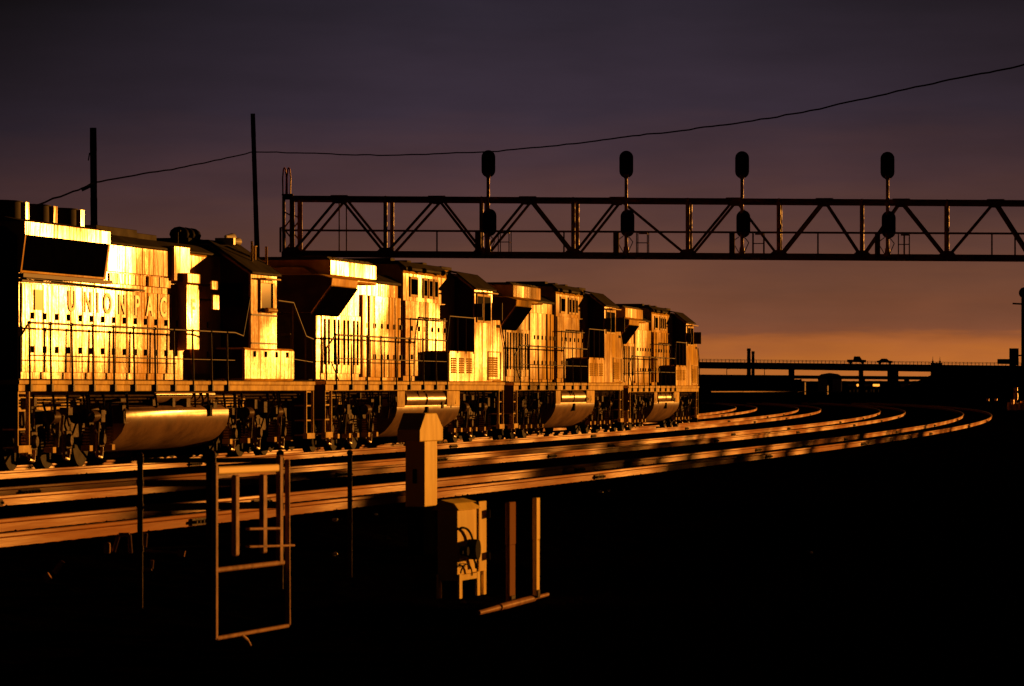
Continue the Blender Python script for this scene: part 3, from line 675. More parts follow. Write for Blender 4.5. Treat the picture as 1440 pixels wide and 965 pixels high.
    m.box(5.85, 6.0, -.9, -.5, 4.42, 4.56); m.build('horn', WHT, cab, smooth=True)
    m = MB(); m.box(4.0, 5.3, -.45, .45, 4.42, 4.5)
    for q in range(3): m.sphere((4.2+q*.45, -.2, 4.58), .2, 10, 6, (1.3, 1, .8))
    m.build('roof_equipment', BLK, root, smooth=True)
    m = MB(); m.cyl((6.9, -.55, 4.45), (6.9, -.55, 4.66), .09, .08, 12); m.cyl((6.2, -1.2, 4.0), (6.2, -1.2, 4.5), .025); m.cyl((7.2, -1.25, 3.9), (7.2, -1.25, 4.42), .028); m.box(6.7, 6.85, -1.15, -1.05, 4.05, 4.42); m.build('beacon', YF, cab)
    handrail(root, -9.8, 3.7, 2.56, [-9.8, -8.6, -7.35, -6.1, -4.8, -3.5, -2.1, -.8, .55, 1.9, 3.1], True, 2.0)
    # tank
    hp = [(.9, 1.14), (1.36, 1.10), (1.42, 1.02), (1.425, .90), (1.40, .76), (1.34, .62), (1.22, .48), (1.04, .36), (.8, .27), (.5, .22)]
    prof = hp+[(-a, b) for a, b in reversed(hp)]
    m = MB(); m.prism(prof, -3.75, 3.55); tk = m.build('fuel_tank', TNK, root, smooth=True, bevel=.02)
    for sg in (-1, 1):
        m = MB(); m.cyl((-1.6, sg*1.22, 1.30), (2.7, sg*1.22, 1.30), .15, .15, 16); m.build('air_reservoir', TNK, root, smooth=True)
        m = MB()
        for x_ in (-3.1, 2.9): m.nx(); m.cyl((x_, sg*1.15, .98), (x_, sg*1.15, 1.35), .05); m.box(x_-.08, x_+.08, min(sg*1.05, sg*1.25), max(sg*1.05, sg*1.25), 1.3, 1.36)
        m.nx(); m.box(2.0, 2.15, min(sg*1.3, sg*1.46), max(sg*1.3, sg*1.46), .88, 1.1); m.build('fuel_filler', BLK, tk)
    truck(root, -6.65, 'emd'); truck(root, 6.65, 'emd')
    piping(root, 3); coupler(root, 1); coupler(root, -1); plow(root, 1); steps(root, 1); steps(root, -1)
    m = MB(); m.box(-8.45, -8.427, -.3, .3, 1.7, 3.5); m.box(-8.48, -8.427, -.5, .5, 3.75, 4.0); m.build('end_door', GRY, root)
    return root
emd_loco('nearest yellow locomotive at the left edge, red hood lettering and three roof fans', -14.2, (1.05, 1.05, 1.05))
ge_loco('diesel_locomotive', 'second yellow locomotive from the camera, behind the white post, with a large radiator wing', 8.9, (1.07, 1.05, 1.06))
ge_loco('diesel_locomotive', 'third yellow locomotive, the smaller one between the second and the last of the row', 32.45, (1.04, 1.04, 1.055), YD)
ge_loco('diesel_locomotive', 'last and farthest yellow locomotive, leading the row where the tracks curve away', 55.3, (1.0, 1.0, 1.0), YD)

# ------------------------------------------------------------------ signal gantry
YG = 176.0; SG = F/YG
GA = radians(5)   # right end comes nearer
def gp(px, py, back=0.0, z=None):
    """point on the gantry's front plane at photo column px; back metres behind it"""
    u = (px-720)
    # solve depth along the rotated plane through (0, YG)
    tx = u/F; Yd = YG/(1+tx*tan(GA)); X = tx*Yd
    zz = HC-(py-HY)*Yd/F if z is None else z
    return Vector((X+back*sin(GA), Yd+back*cos(GA), zz))
gan = thing('signal_gantry', 'long steel truss signal bridge spanning the tracks above the locomotives', 'signal bridge', tuple(gp(405, 355, 0, -.3)), 0)
gloc = Vector(gan.location)
def Gq(v): return tuple(Vector(v)-gloc)
def topy(px): return 276+(px-400)*.0062
def boty(px): return 356.5+(px-400)*.0062
BW = 2.4
PB = [(410, 350), 542, 677, 806, 967, 1095, 1212, 1332, 1452, 1570]
PBx = [410, 542, 677, 806, 967, 1095, 1212, 1332, 1452, 1575]
PTx = [477, 614, 742, 869, 1033, 1159, 1267, 1400, 1515]
X0, X1 = 398, 1640
for nm, fy, th in (('top_chord', topy, .17), ('bottom_chord', boty, .17)):
    m = MB()
    for bk in (0, BW):
        m = MB(); m.bar(Gq(gp(X0, fy(X0)+(2 if nm[0] == 't' else 0), bk)), Gq(gp(X1, fy(X1)+(2 if nm[0] == 't' else 0), bk)), .14, th); m.build(nm, GAN, gan)
m = MB()
for bk in (0, BW):
    pts = []
    for i, b in enumerate(PBx):
        pts.append((b, boty(b)))
        if i < len(PTx): pts.append((PTx[i], topy(PTx[i])))
    for a, b in zip(pts[:-1], pts[1:]):
        if bk == BW and a[0] in (869, 1033) : continue
        m = MB(); m.bar(Gq(gp(a[0], a[1], bk)), Gq(gp(b[0], b[1], bk)), .07, .11); m.build('diagonal_brace', GAN, gan)
m = MB()
for b in PBx:
    for bk in (0, BW):
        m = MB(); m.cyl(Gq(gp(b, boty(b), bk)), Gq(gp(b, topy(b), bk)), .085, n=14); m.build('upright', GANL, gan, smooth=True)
m = MB()
for b in PTx[:1]:
    for bk in (0, BW): m = MB(); m.bar(Gq(gp(b, boty(b), bk)), Gq(gp(b, topy(b), bk)), .05, .08); m.build('upright', GAN, gan)
for b in PBx+PTx:
    for fy in (boty, topy): m = MB(); m.bar(Gq(gp(b, fy(b), 0)), Gq(gp(b, fy(b), BW)), .08, .08); m.build('cross_tie', GAN, gan)
m = MB()
for b in PBx:
    p = gp(b, boty(b)); c = Vector(Gq(p)); m = MB()
    m.prism([(c.x-.42, c.z-.14), (c.x+.42, c.z-.14), (c.x+.42, c.z+.05), (c.x+.2, c.z+.27), (c.x-.2, c.z+.27), (c.x-.42, c.z+.05)], c.y-.09, c.y-.07, 'y'); m.build('gusset_plate', GAN, gan)
for b in PTx:
    p = gp(b, topy(b)); c = Vector(Gq(p)); m = MB()
    m.prism([(c.x-.36, c.z+.06), (c.x+.36, c.z+.06), (c.x+.36, c.z-.12), (c.x+.14, c.z-.3), (c.x-.14, c.z-.3), (c.x-.36, c.z-.12)], c.y-.09, c.y-.07, 'y'); m.build('gusset_plate', GAN, gan)
# walkway deck and handrail
m = MB(); a = gp(X0, boty(X0)-4, .3); b = gp(X1, boty(X1)-4, .3); m.bar(Gq(a+Vector((0, .4, 0))), Gq(b+Vector((0, .4, 0))), .7, .05)
m.build('walkway', GAN, gan)
m = MB()
hy = lambda px: 321+(px-400)*.0045
for bk in (BW+.0,):
    m.tube([Gq(gp(385, hy(385), bk)), Gq(gp(X1, hy(X1), bk))], .045, 6)
    for px in (606, 787, 1149, 1272, 1397, 1430, 1520): m.cyl(Gq(gp(px, boty(px), bk)), Gq(gp(px, hy(px), bk)), .035, n=6)
for px in (383, 389): m.cyl(Gq(gp(px, boty(px)-4, BW)), Gq(gp(px, hy(px)-4, BW)), .05, n=6)
m.bar(Gq(gp(383, hy(383)-4, BW)), Gq(gp(391, hy(391)-2, BW)), .05, .06)
m.build('handrail', GAN, gan)
# legs
for nm, cx in (('leg', 405), ('leg', 1600)):
    m = MB()
    for bk in (0, BW):
        for dx in (-6, 7):
            p = gp(cx+dx, boty(cx), bk); q = p.copy(); q.z = -.4; p.z = gp(cx, topy(cx), bk).z
            m.bar(Gq(q), Gq(p), .13, .13)
        z = 0.2
        while z < 8.5:
            p = gp(cx-6, 0, bk, z); q = gp(cx+7, 0, bk, min(z+.5, 8.9)); m.bar(Gq(p), Gq(q), .04, .06); q = gp(cx+7, 0, bk, z+.5); p = gp(cx-6, 0, bk, min(z+1., 8.9)); m.bar(Gq(q), Gq(p), .04, .06); z += 1
    m.build('leg', GANL, gan)
# two narrow antenna loops on top of the left end post
for dx in (-3.6, 2.4):
    m = MB(); pts = [gp(403+dx-2.0, 274, .1), gp(403+dx-2.4, 250, .1), gp(403+dx-1.2, 238, .1), gp(403+dx+.2, 235.5, .1), gp(403+dx+1.6, 238, .1), gp(403+dx+2.8, 250, .1), gp(403+dx+2.2, 274, .1)]
    m.tube([Gq(v) for v in pts], .032, 7); m.build('antenna_loop', LOOP, gan)
m = MB(); m.bar(Gq(gp(396, 274, .1)), Gq(gp(412, 274, .1)), .12, .08); m.build('loop_bracket', GAN, gan)
# signals: one thing each mast
SGL = ['leftmost of the four tall signal masts on the truss bridge', 'second signal mast from the left on the truss bridge, where a long brace starts', 'third signal mast from the left on the truss bridge', 'rightmost of the four tall signal masts on the truss bridge']
proto = None
def pill(m, c, wd, ht, d0, d1, n=10):
    r = wd/2; prof = []
    for i in range(n+1): a = pi*i/n; prof.append((c[0]+r*cos(a), c[1]+ht/2-r+r*sin(a)))
    for i in range(n+1): a = pi+pi*i/n; prof.append((c[0]+r*cos(a), c[1]-ht/2+r+r*sin(a)))
    m.prism(prof, d0, d1, 'y')
SMX = [(688, 231.5, 311), (881.5, 233.5, 314.5), (1044, 227.5, 311.5), (1248, 227, 312)]
for i, (px, uy, ly) in enumerate(SMX):
    p = gp(px, boty(px), -.5)
    if proto is None:
        root = thing('signal_mast', SGL[i], 'railway signal', tuple(p), -GA, 'signal masts standing on the truss bridge'); proto = root
        s_ = YG/F
        m = MB(); m.cyl((0, 0, -.15), (0, 0, 3.4), .075, .065, 10); m.cyl((0, 0, 0), (0, 0, .35), .13, .1, 10); m.cyl((0, 0, 3.2), (0, 0, 3.35), .1, .1, 10); m.build('mast', GANL, root, smooth=True)
        for nm, zc, dx in (('signal_head', 3.78, 0), ('signal_head', 1.33, .05)):
            m = MB(); pill(m, (dx, zc), .58, 1.14, .10, .13)
            h = m.build(nm, SIG, root, bevel=.008)
            m = MB(); m.box(dx-.13, dx+.13, -.14, .10, zc-.42, zc+.42); m.build('lamp_case', SIG, h, bevel=.03)
            for dz in (-.33, 0, .33):
                m = MB(); m.cyl((dx, .13, zc+dz), (dx, .42, zc+dz), .12, .13, 14, cap=False); m.build('hood_visor', SIG, h)
            m = MB(); m.box(dx-.06, .0+dx+.06, -.1, .1, zc-.6, zc-.42); m.build('bracket', GAN, h)
        m = MB()
        m.box(-.55, .95, -.35, .75, -.10, -.04)
        for x_, y_ in ((-.5, -.3), (.45, -.3), (.9, -.3), (.9, .7), (.45, .7), (-.5, .7)): m.cyl((x_, y_, -.05), (x_, y_, .95), .022, n=6)
        m.tube([(-.5, -.3, .95), (.9, -.3, .95), (.9, .7, .95)], .024, 6); m.tube([(.45, -.3, .5), (.9, -.3, .5), (.9, .7, .5)], .02, 6)
        m.build('service_platform', GAN, root)
        m = MB(); m.box(-.52, -.30, -.1, .3, -.04, .98); m.build('relay_case', GAN, root, bevel=.01)
        m = MB(); m.box(.55, .92, -.33, -.2, .86, .93); m.box(.4, .72, -.4, -.3, -.16, -.09); m.build('platform_toe_plate', GANL, root)
        m = MB(); m.tube([(.08, -.02, .1), (.28, -.02, .55), (.12, -.02, .75)], .02, 6); m.tube([(-.05, .1, 0), (-.4, .2, .6), (-.12, .1, .8)], .018, 6); m.build('cable', BLK, root)
    else:
        root = proto.copy(); C.objects.link(root); root.location = p; root['label'] = SGL[i]
        for ch in list(proto.children):
            c = ch.copy(); C.objects.link(c); c.parent = root
            for g2 in ch.children:
                d = g2.copy(); C.objects.link(d); d.parent = c

# ------------------------------------------------------------------ poles and wire
def pole(label, pt, px0, py0, Yd, r, lean_px, extra=None):
    top = at(px0, py0, Yd); base = at(px0+lean_px, 560, Yd); base.z = -.6
    root = thing('utility_pole', label, 'pole', tuple(base), 0, 'wooden poles carrying the wire')
    m = MB(); n = 14; prev = None
    for q in range(n):
        a = base.lerp(top, q/n)-base; b = base.lerp(top, (q+1)/n)-base
        j = random.uniform(-.008, .008); m.cyl(a, b+Vector((0, 0, .002)), r*(1.2-.3*q/n)+j, r*(1.2-.3*(q+1)/n), 12, cap=(q in (0, n-1)))
    m.build('pole_shaft', WOOD, root, smooth=True)
    return root, base, top
pa, ba, ta = pole('thick bare wooden pole behind the nearest locomotive, with the wire tied below its top', None, 131, 180, 135, .118, 4)
pb, bb_, tb = pole('thin leaning wooden pole behind the cab of the nearest locomotive', None, 355.5, 160, 190, .115, 14)
pc, bc_, tc_ = pole('wooden pole beyond the right edge holding the end of the wire', None, 1620, 20, 120, .13, 2)
m = MB(); v = at(120, 264, 135)-ba; m.cyl(v+Vector((-.12, 0, -.07)), v+Vector((.2, 0, .08)), .06, .06, 8); v2 = at(126, 215, 135)-ba
m.tube([v2, v2+Vector((-.04, 0, -.25))], .02); m.build('insulator', BLK, pa)
WP = [(-60, 345, 90), (50, 290, 112), (110, 267, 128), (132, 257, 135)]
W1 = [(132, 257, 135), (200, 245, 146), (260, 235, 162), (310, 224, 177), (357, 213.5, 190)]
W2 = [(357, 213.5, 190), (430, 215.5, 186), (500, 218, 181), (560, 218, 177), (620, 216, 173), (688, 213.5, 169), (760, 207, 164), (830, 199, 160), (880, 192, 157), (940, 186, 153), (1000, 178, 150), (1070, 168, 146), (1140, 155.5, 142), (1220, 138, 138), (1300, 120, 133), (1370, 106, 129), (1434, 92, 126), (1520, 66, 123), (1621, 34, 120)]
m = MB()
def smooth_wire(P, wob):
    pts = [at(*q) for q in P]; outp = []
    for i in range(len(pts)-1):
        p0 = pts[max(0, i-1)]; p1 = pts[i]; p2 = pts[i+1]; p3 = pts[min(len(pts)-1, i+2)]
        for k_ in range(6):
            t_ = k_/6
            outp.append(.5*((2*p1)+(p2-p0)*t_+(2*p0-5*p1+4*p2-p3)*t_*t_+(3*p1-p0-3*p2+p3)*t_**3)+Vector((0, 0, random.uniform(-wob, wob))))
    outp.append(pts[-1]); return outp
for P in (WP, W1, W2): m.tube(smooth_wire(P, .018), .026, 6)
tag(m.build('overhead_wire', DRK), 'thin black wire sagging across the sky from pole to pole and rising to the right', 'wire')

# ------------------------------------------------------------------ foreground gear
TH = cp(-60, 14)[2]
def local(px, py, Yd, z=None):
    p = at(px, py, Yd)
    if z is not None: p.z = z
    return p
class Ln:
    """a vertical plane running away from the camera at azimuth phi through the point seen at column px, depth Yd"""
    def __init__(q, px, Yd, phi, pyb): q.u0 = (px-720)/F; q.X = q.u0*Yd; q.Y = Yd; q.p = phi; q.zb = HC-(pyb-HY)*Yd/F
    def d(q, px): u = (px-720)/F; return (u*q.Y-q.X)/(sin(q.p)-u*cos(q.p))
    def z(q, px, py): return HC-(py-HY)*(q.Y+q.d(px)*cos(q.p))/F-q.zb
    def root(q, name, label, cat, group=None): return thing(name, label, cat, (q.X, q.Y, q.zb), pi/2-q.p, group)
    def P(q, px, py, out=0): return (q.d(px), -out, q.z(px, py))
A_ = radians(14)
fl = Ln(197, 38.5, A_, 900); fl.zb = -.64
fr = fl.root('pipe_fence', 'dark pipe fence with three rails in front of the tracks at lower left', 'fence')
for px, top, r_ in ((197, 641, .026), (296, 640, .044), (394, 638, .032)):
    m = MB(); x = fl.d(px); zt = fl.z(px, top); m.cyl((x, 0, 0), (x, 0, zt), r_, r_, 12); m.sphere((x, 0, zt), r_*1.25, 10, 6)
    for py in (648, 679, 713, 772): zq = fl.z(px, py); m.cyl((x, 0, zq-.03), (x, 0, zq+.03), r_*1.25, r_*1.25, 12)
    m.build('post', UND, fr, smooth=True)
for ya, yb, a, b, r_ in ((648, 647, 197, 394, .024), (680, 678, 197, 394, .032), (714, 710, 197, 394, .036), (772, 768, 197, 296, .012)):
    m = MB(); m.cyl(fl.P(a, ya), fl.P(b, yb), r_, r_, 10); m.build('fence_rail', DRK, fr, smooth=True)
p = Vector((fl.X+sin(A_)*fl.d(492), fl.Y+cos(A_)*fl.d(492), -.64)); sq = F/p.y
po = thing('bollard', 'lone dark steel post with a ball top, between the fence and the white post', 'post', tuple(p))
zq = lambda py: HC-(py-HY)/sq+.64
m = MB(); m.cyl((0, 0, 0), (0, 0, zq(637)), .026, .026, 12); m.sphere((0, 0, zq(637)), .034, 10, 6); m.build('post_shaft', UND, po, smooth=True)
for py in (667, 704, 733):
    m = MB(); m.cyl((-.0, -.02, zq(py)), (.03, -.035, zq(py)), .012); m.build('bolt', GANL, po)
# pale gate of square tube, parallel to the track
gl_ = Ln(303, 33.5, radians(13), 900)
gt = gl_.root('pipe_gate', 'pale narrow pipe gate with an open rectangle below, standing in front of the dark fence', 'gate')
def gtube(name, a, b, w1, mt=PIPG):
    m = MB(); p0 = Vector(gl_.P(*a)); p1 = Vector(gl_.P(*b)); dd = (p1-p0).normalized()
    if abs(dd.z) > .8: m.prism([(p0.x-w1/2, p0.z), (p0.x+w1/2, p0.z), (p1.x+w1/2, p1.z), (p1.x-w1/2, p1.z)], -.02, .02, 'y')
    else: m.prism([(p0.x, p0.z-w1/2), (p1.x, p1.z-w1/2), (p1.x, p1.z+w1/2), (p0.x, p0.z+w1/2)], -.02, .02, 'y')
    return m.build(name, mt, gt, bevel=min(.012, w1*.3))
gtube('stile', (302, 650), (302, 900), .075); gtube('stile', (404, 646), (405, 880), .045)
gtube('stile', (393, 640), (393, 792), .10)
gtube('upright', (331, 668), (331, 782), .11); gtube('upright', (370, 667), (370, 778), .12)
gtube('crossbar', (304, 662), (390, 658), .062, mat('sunlit_rail_paint', (.78, .6, .25), .4, spec=.006))  # sunlight on this bar is put into its brighter colour
gtube('crossbar', (348, 744), (394, 743), .022); gtube('crossbar', (348, 769), (412, 767), .020)
gtube('crossbar', (303, 802), (398, 791), .040); gtube('crossbar', (303, 898), (404, 880), .032)
m = MB(); m.tube([gl_.P(338, 893), gl_.P(346, 900), gl_.P(350, 908)], .022, 10); m.build('foot', PIPG, gt, smooth=True)
# white-lit post with hood
def tz(px, py, Yd): return HC-(py-HY)*Yd/F
YP = 50.0; sP = F/YP
pz = lambda py: HC-(py-HY)/sP+.62
pb0 = Vector(((597-720)/sP, YP, -.62))
wp = thing('instrument_post', 'tall pale instrument box with a wider hooded head, beside the nearest track', 'signal box', tuple(pb0), -radians(13.5))
Lb = 18/sP/sin(radians(14.6)); Wb = 28/sP
m = MB(); m.box(-Wb, 0, 0, Lb, pz(713), pz(610)); m.build('box_body', BOXP, wp, bevel=.010)
m = MB(); m.box(-Wb+.02, -.02, .03, Lb-.03, 0, pz(713)+.01); m.build('pedestal', DRK, wp, bevel=.01)
a0, a1 = -.30, Lb+.20; h0 = pz(621); h1 = pz(581)
vsA = [(a0, h0), (a1, h0), (a1, h0+(h1-h0)*.48), (a1-.30, h1), (a0+.26, h1), (a0, h0+(h1-h0)*.42)]
m = MB(); m.prism(vsA, 0, 1, 'z'); m.v = [(-Wb-.02+v[2]*(Wb+.04), v[0], v[1]) for v in m.v]
m.build('hooded_head', BOXP, wp, bevel=.012)
m = MB(); m.box(-Wb*.6, -Wb*.4, -.012, 0, pz(680), pz(660)); m.build('latch', BLK, wp)
# open cabinet
YC = 41.0; sC = F/YC
cb0 = Vector(((643-720)/sC, YC, tz(643, 842, YC)))
cb = thing('relay_cabinet', 'small open relay cabinet on legs with round wheel and hoses, below the pale instrument box', 'cabinet', tuple(cb0), -radians(15))
zc = lambda py: tz(0, py, YC)-cb0.z
Lc = 27/sC/sin(radians(15))
m = MB(); m.box(-.20, 0, 0, Lc, zc(812), zc(718)); m.prism([(-.24, zc(718)), (.03, zc(718)), (-.02, zc(708)), (-.16, zc(703))], -.05, Lc+.05, 'y')
m.build('cabinet_body', BOXP, cb, bevel=.008)
m = MB(); m.box(.0, .012, Lc+.03, Lc+.03+.28, zc(813), zc(708)); 
dr = m.build('door', BOXP, cb, bevel=.004)
m = MB(); m.nx(); m.cyl((.03, Lc+.31, zc(733)), (.03, Lc+.31, zc(721)), .02); m.nx(); m.cyl((.03, Lc+.31, zc(793)), (.03, Lc+.31, zc(782)), .02); m.build('hinge', BLK, dr)
m = MB(); m.cyl((.0, Lc*.62, zc(775)), (.09, Lc*.62, zc(775)), .10, .10, 16); m.cyl((.0, Lc*.2, zc(776)), (.07, Lc*.2, zc(776)), .045, .045, 10); m.bar((.04, 0, zc(777)), (.04, Lc*.6, zc(776)), .03, .03); m.build('hand_wheel', BLK, cb, smooth=True)
m = MB(); m.nx()
def arc(y0, z0, ry, rz, a0, a1, xx=.03, n=10): return [(xx, y0+ry*cos(radians(a0+(a1-a0)*q/n)), z0+rz*sin(radians(a0+(a1-a0)*q/n))) for q in range(n+1)]
m.tube(arc(Lc*.1, zc(770), Lc*.55, .19, 100, 10), .012, 6); m.nx(); m.tube(arc(Lc*.15, zc(805), Lc*.65, .20, 75, 5), .012, 6); m.nx(); m.tube(arc(Lc*.3, zc(812), Lc*.3, .12, 160, 0), .008, 6)
for zz_ in (788, 792, 796): m.cyl((.02, 0, zc(zz_)), (.02, Lc*.3, zc(zz_+2)), .004, n=5)
m.build('hose', BLK, cb)
m = MB(); m.box(-.2, .03, 0, Lc, zc(817), zc(809)); m.build('base_bracket', BOXP, cb)
for x_, y_ in ((.02, .02), (.02, Lc*.93), (.02, Lc*1.25), (-.19, .02)):
    m = MB(); m.box(x_-.012, x_+.012, y_-.05, y_+.05, 0, zc(808)); m.build('leg', BOXP, cb)
# two marker pipes and the pipe on the ground
for lab, px, t_, b_, r_, mt in (('thick dull brown stake right of the relay cabinet', 718, 706, 846, .031, WOOD), ('thin bright stake at the end of the pair right of the relay cabinet', 754, 700, 838, .018, BOXP)):
    Yd = YC+(.5 if px == 718 else 1.2)
    p = at(px, b_, Yd); st = thing('marker_stake', lab, 'stake', tuple(p), 0, 'stakes beside the relay cabinet')
    st.rotation_euler = (0, 0, pi/2-radians(13)); h = (b_-t_)*Yd/F; wl = r_*2/sin(radians(13))
    m = MB(); m.box(-wl*.46, wl*.46, -.02, .02, 0, h*.57); m.box(-wl*.5, wl*.5, -.022, .022, h*.57, h); m.build('stake_shaft', mt if px == 754 else mat('brown_stake_paint', (.24, .125, .07), .6, spec=0), st, bevel=.008)
    m = MB(); m.box(-wl*.3, wl*.3, -.03, .03, -.02, .06); m.build('stake_foot', UND, st)
pl0 = at(673, 862, 39.6); pl1 = at(770, 836, 42.9)
gpipe = thing('ground_pipe', 'pale pipe in two lengths lying on the ground below the two stakes', 'pipe', tuple(pl0))
d = pl1-pl0
for a_, b_, r_ in ((0, .27, .028), (.29, .78, .034), (.78, 1, .02)):
    m = MB(); m.cyl(d*a_, d*b_, r_*.8 if a_ == 0 else r_, r_, 12); m.build('pipe_length', PIPG, gpipe, smooth=True)
# switch rods and stones
def ground_hit(px, py):
    Yd = 20.0
    while Yd < 160:
        X = (px-720)*Yd/F; z = HC-(py-HY)*Yd/F
        q = min(PTS, key=lambda p_: (p_[0]-X)**2+(p_[1]-Yd)**2); off = (X-q[0])*cos(q[2])-(Yd-q[1])*sin(q[2])
        if z <= gz(off)+.01: return Yd-.15
        Yd += .25
    return 100
Yr = ground_hit(190, 800)
r0 = at(180, 790, Yr); sr = thing('switch_rod', 'small jumble of switch rods and a pale plate on the ballast at lower left', 'switch gear', tuple(r0))
def rr_(px, py): v = at(px, py, Yr)-r0; return (v.x, 0, v.z)
m = MB(); m.box(rr_(146, 0)[0], rr_(155, 0)[0], -.03, .05, rr_(0, 779)[2], rr_(0, 763)[2]); m.build('plate', PIPG, sr, bevel=.02)
m = MB(); m.tube([rr_(160, 776), rr_(167, 752), rr_(182, 752), rr_(184, 778)], .02); m.tube([rr_(200, 803), rr_(213, 800), rr_(214, 788)], .02); m.tube([rr_(204, 775), rr_(250, 777)], .012); m.tube([rr_(250, 777), rr_(260, 779)], .035); m.tube([rr_(205, 750), rr_(203, 775)], .022); m.build('rod', PIPG, sr, smooth=True)
Yq = ground_hit(75, 820); r1 = at(75, 818, Yq); sr2 = thing('derail_block', 'small bent metal bracket on the dark ground at far lower left', 'bracket', tuple(r1))
def r2_(px, py): v = at(px, py, Yq)-r1; return (v.x, 0, v.z)
m = MB(); m.tube([r2_(62, 814), r2_(70, 809)], .035); m.build('bracket_foot', PIPG, sr2); m = MB(); m.tube([r2_(76, 806), r2_(82, 798), r2_(88, 789)], .026); m.build('bracket_arm', PIPG, sr2)
for i, (px, py, Yd, r_, lab) in enumerate(((471, 731, 60, .033, 'round pale stone on the ballast just right of the gate'), (529, 723, 62, .02, 'small pale stone between the ball-topped post and the instrument box'), (471, 779, 50, .03, 'flat grey stone below the ball-topped post'), (1141, 777, 52, .02, 'tiny white stone alone on the dark ground at lower right'), (845, 692, 76, .035, 'pale stone under the nearest rail right of the stakes'), (856, 690, 77, .02, 'small stone beside the pale one under the nearest rail'))):
    m = MB(); m.sphere((0, 0, 0), r_, 9, 6, (1.2, .9, .7)); m.v = [(v[0]+random.uniform(-.2, .2)*r_, v[1]+random.uniform(-.2, .2)*r_, v[2]+random.uniform(-.15, .15)*r_) for v in m.v]
    o = m.build('stone', WHT); o.location = at(px, py, ground_hit(px, py+1)); tag(o, lab, 'stone', 'pale stones on the dark ground')
    
# ------------------------------------------------------------------ overpass and beyond
YO = 1100.0; sO = F/YO
def op(px, py, dy=0): v = at(px, py, YO); v.y += dy; return v
ov = thing('overpass', 'long dark concrete highway overpass on piers crossing behind the curve', 'bridge', (at(985, 545, YO).x, YO, 0))
ol = Vector(ov.location)
dt = lambda px: 509+(px-985)*.012; db = lambda px: 518+(px-985)*.0145
m = MB()
for a in range(880, 1640, 40):
    va = [op(a, dt(a)), op(a+40, dt(a+40)), op(a+40, db(a+40)), op(a, db(a))]
    q = [Vector(v)-ol for v in va]
    m.add(q+[v+Vector((0, 12, 0)) for v in q], [(0, 1, 2, 3), (4, 7, 6, 5), (0, 4, 5, 1), (3, 2, 6, 7)]+([(0, 3, 7, 4)] if a == 880 else []))
m.build('deck', CONC, ov)
m = MB()
a = 880
while a < 1500:
    v = op(a, dt(a))-ol; m.bar(v+Vector((0, .2, -.1)), v+Vector((0, .2, .72)), .14, .14); a += 5.4
m.bar(op(880, dt(880)-3.8)-ol+Vector((0, .2, 0)), op(1500, dt(1500)-3.8)-ol+Vector((0, .2, 0)), .1, .10)
m.bar(op(880, dt(880)-2.2)-ol+Vector((0, .2, 0)), op(1500, dt(1500)-2.2)-ol+Vector((0, .2, 0)), .08, .08)
m.build('railing', CONC, ov)
for px, wd in ((930, 8), (1114, 8), (1212, 6), (1257, 15)):
    m = MB(); c = op(px, db(px))-ol; m.box(c.x-wd/sO/2, c.x+wd/sO/2, 2, 3.5, -1.0, c.z+.3); m.build('pier', CONC, ov)
# approach embankment
m = MB(); prof = [(1286, 552), (1290, 545), (1302, 531), (1322, 522), (1500, 524), (1700, 524), (1700, 552)]
vs = [op(a, b, 1.0) for a, b in prof]; vs2 = [v+Vector((6, 60, 0)) for v in vs]
base_l = [Vector((v.x+(-10 if i < 2 else 0), v.y-14, -.7)) for i, v in enumerate(vs)]
n = len(vs)
m.add(vs+vs2+base_l, [(i, i+1, n+i+1, n+i) for i in range(n-1)]+[(2*n+i, 2*n+i+1, i+1, i) for i in range(n-1)]); struct(m.build('embankment', GND))
# lower bridge behind
YL = 1600.0
lb = thing('lower_bridge', 'lower road bridge seen under the overpass deck', 'bridge', (at(985, 545, YL).x, YL, 0)); ll = Vector(lb.location)
m = MB(); a = at(960, 529, YL)-ll; b = at(1320, 532, YL)-ll; m.bar(a, b, 8, 1.3); m.build('deck', CONC, lb)
for px in (1020, 1167, 1213, 1275):
    m = MB(); c = at(px, 532, YL)-ll; m.box(c.x-.9, c.x+.9, -1, 1, -1, c.z); m.build('pier', CONC, lb)
# far tree mass / land
def far_mass(name, Yd, x0, x1, ytop, amp, seed, mt, kind='structure'):
    rr = random.Random(seed); m = MB(); tops = []
    x = x0
    while x <= x1:
        tops.append((x, ytop(x)+rr.uniform(-amp, amp))); x += 3.5
    vs = [at(a, b, Yd) for a, b in tops]; n = len(vs)
    bl = [Vector((v.x, v.y-20, -.7)) for v in vs]; bk = [Vector((v.x, v.y+60, v.z*.6)) for v in vs]
    m.add(vs+bl+bk, [(n+i, n+i+1, i+1, i) for i in range(n-1)]+[(i, i+1, 2*n+i+1, 2*n+i) for i in range(n-1)])
    return struct(m.build(name, mt), kind)
FOL = flat('far_dark_foliage', (.012, .011, .009))
far_mass('distant_woods', 1750, 700, 1128, lambda x: 530.5 if x < 1110 else 534, 1.2, 4, FOL, 'stuff')
far_mass('hill', 2400, 500, 1500, lambda x: 536, .4, 5, flat('far_land', (.02, .017, .017)))
# dome tank
YT = 1900; p = at(1167, 545, YT); p.z = -.5
dm = thing('storage_tank', 'pale domed storage tank seen between the two bridges', 'tank', tuple(p))
mt = flat('pale_tank_paint', (.8, .7, .78))
m = MB(); m.cyl((0, 0, 0), (0, 0, 7.2), 5.4, 5.4, 24); m.build('tank_wall', mt, dm, smooth=True)
m = MB(); m.cyl((0, 0, 7.2), (0, 0, 8.1), 5.4, 3.8, 24); m.cyl((0, 0, 8.1), (0, 0, 8.6), 3.8, .5, 24); m.build('dome', mt, dm, smooth=True)
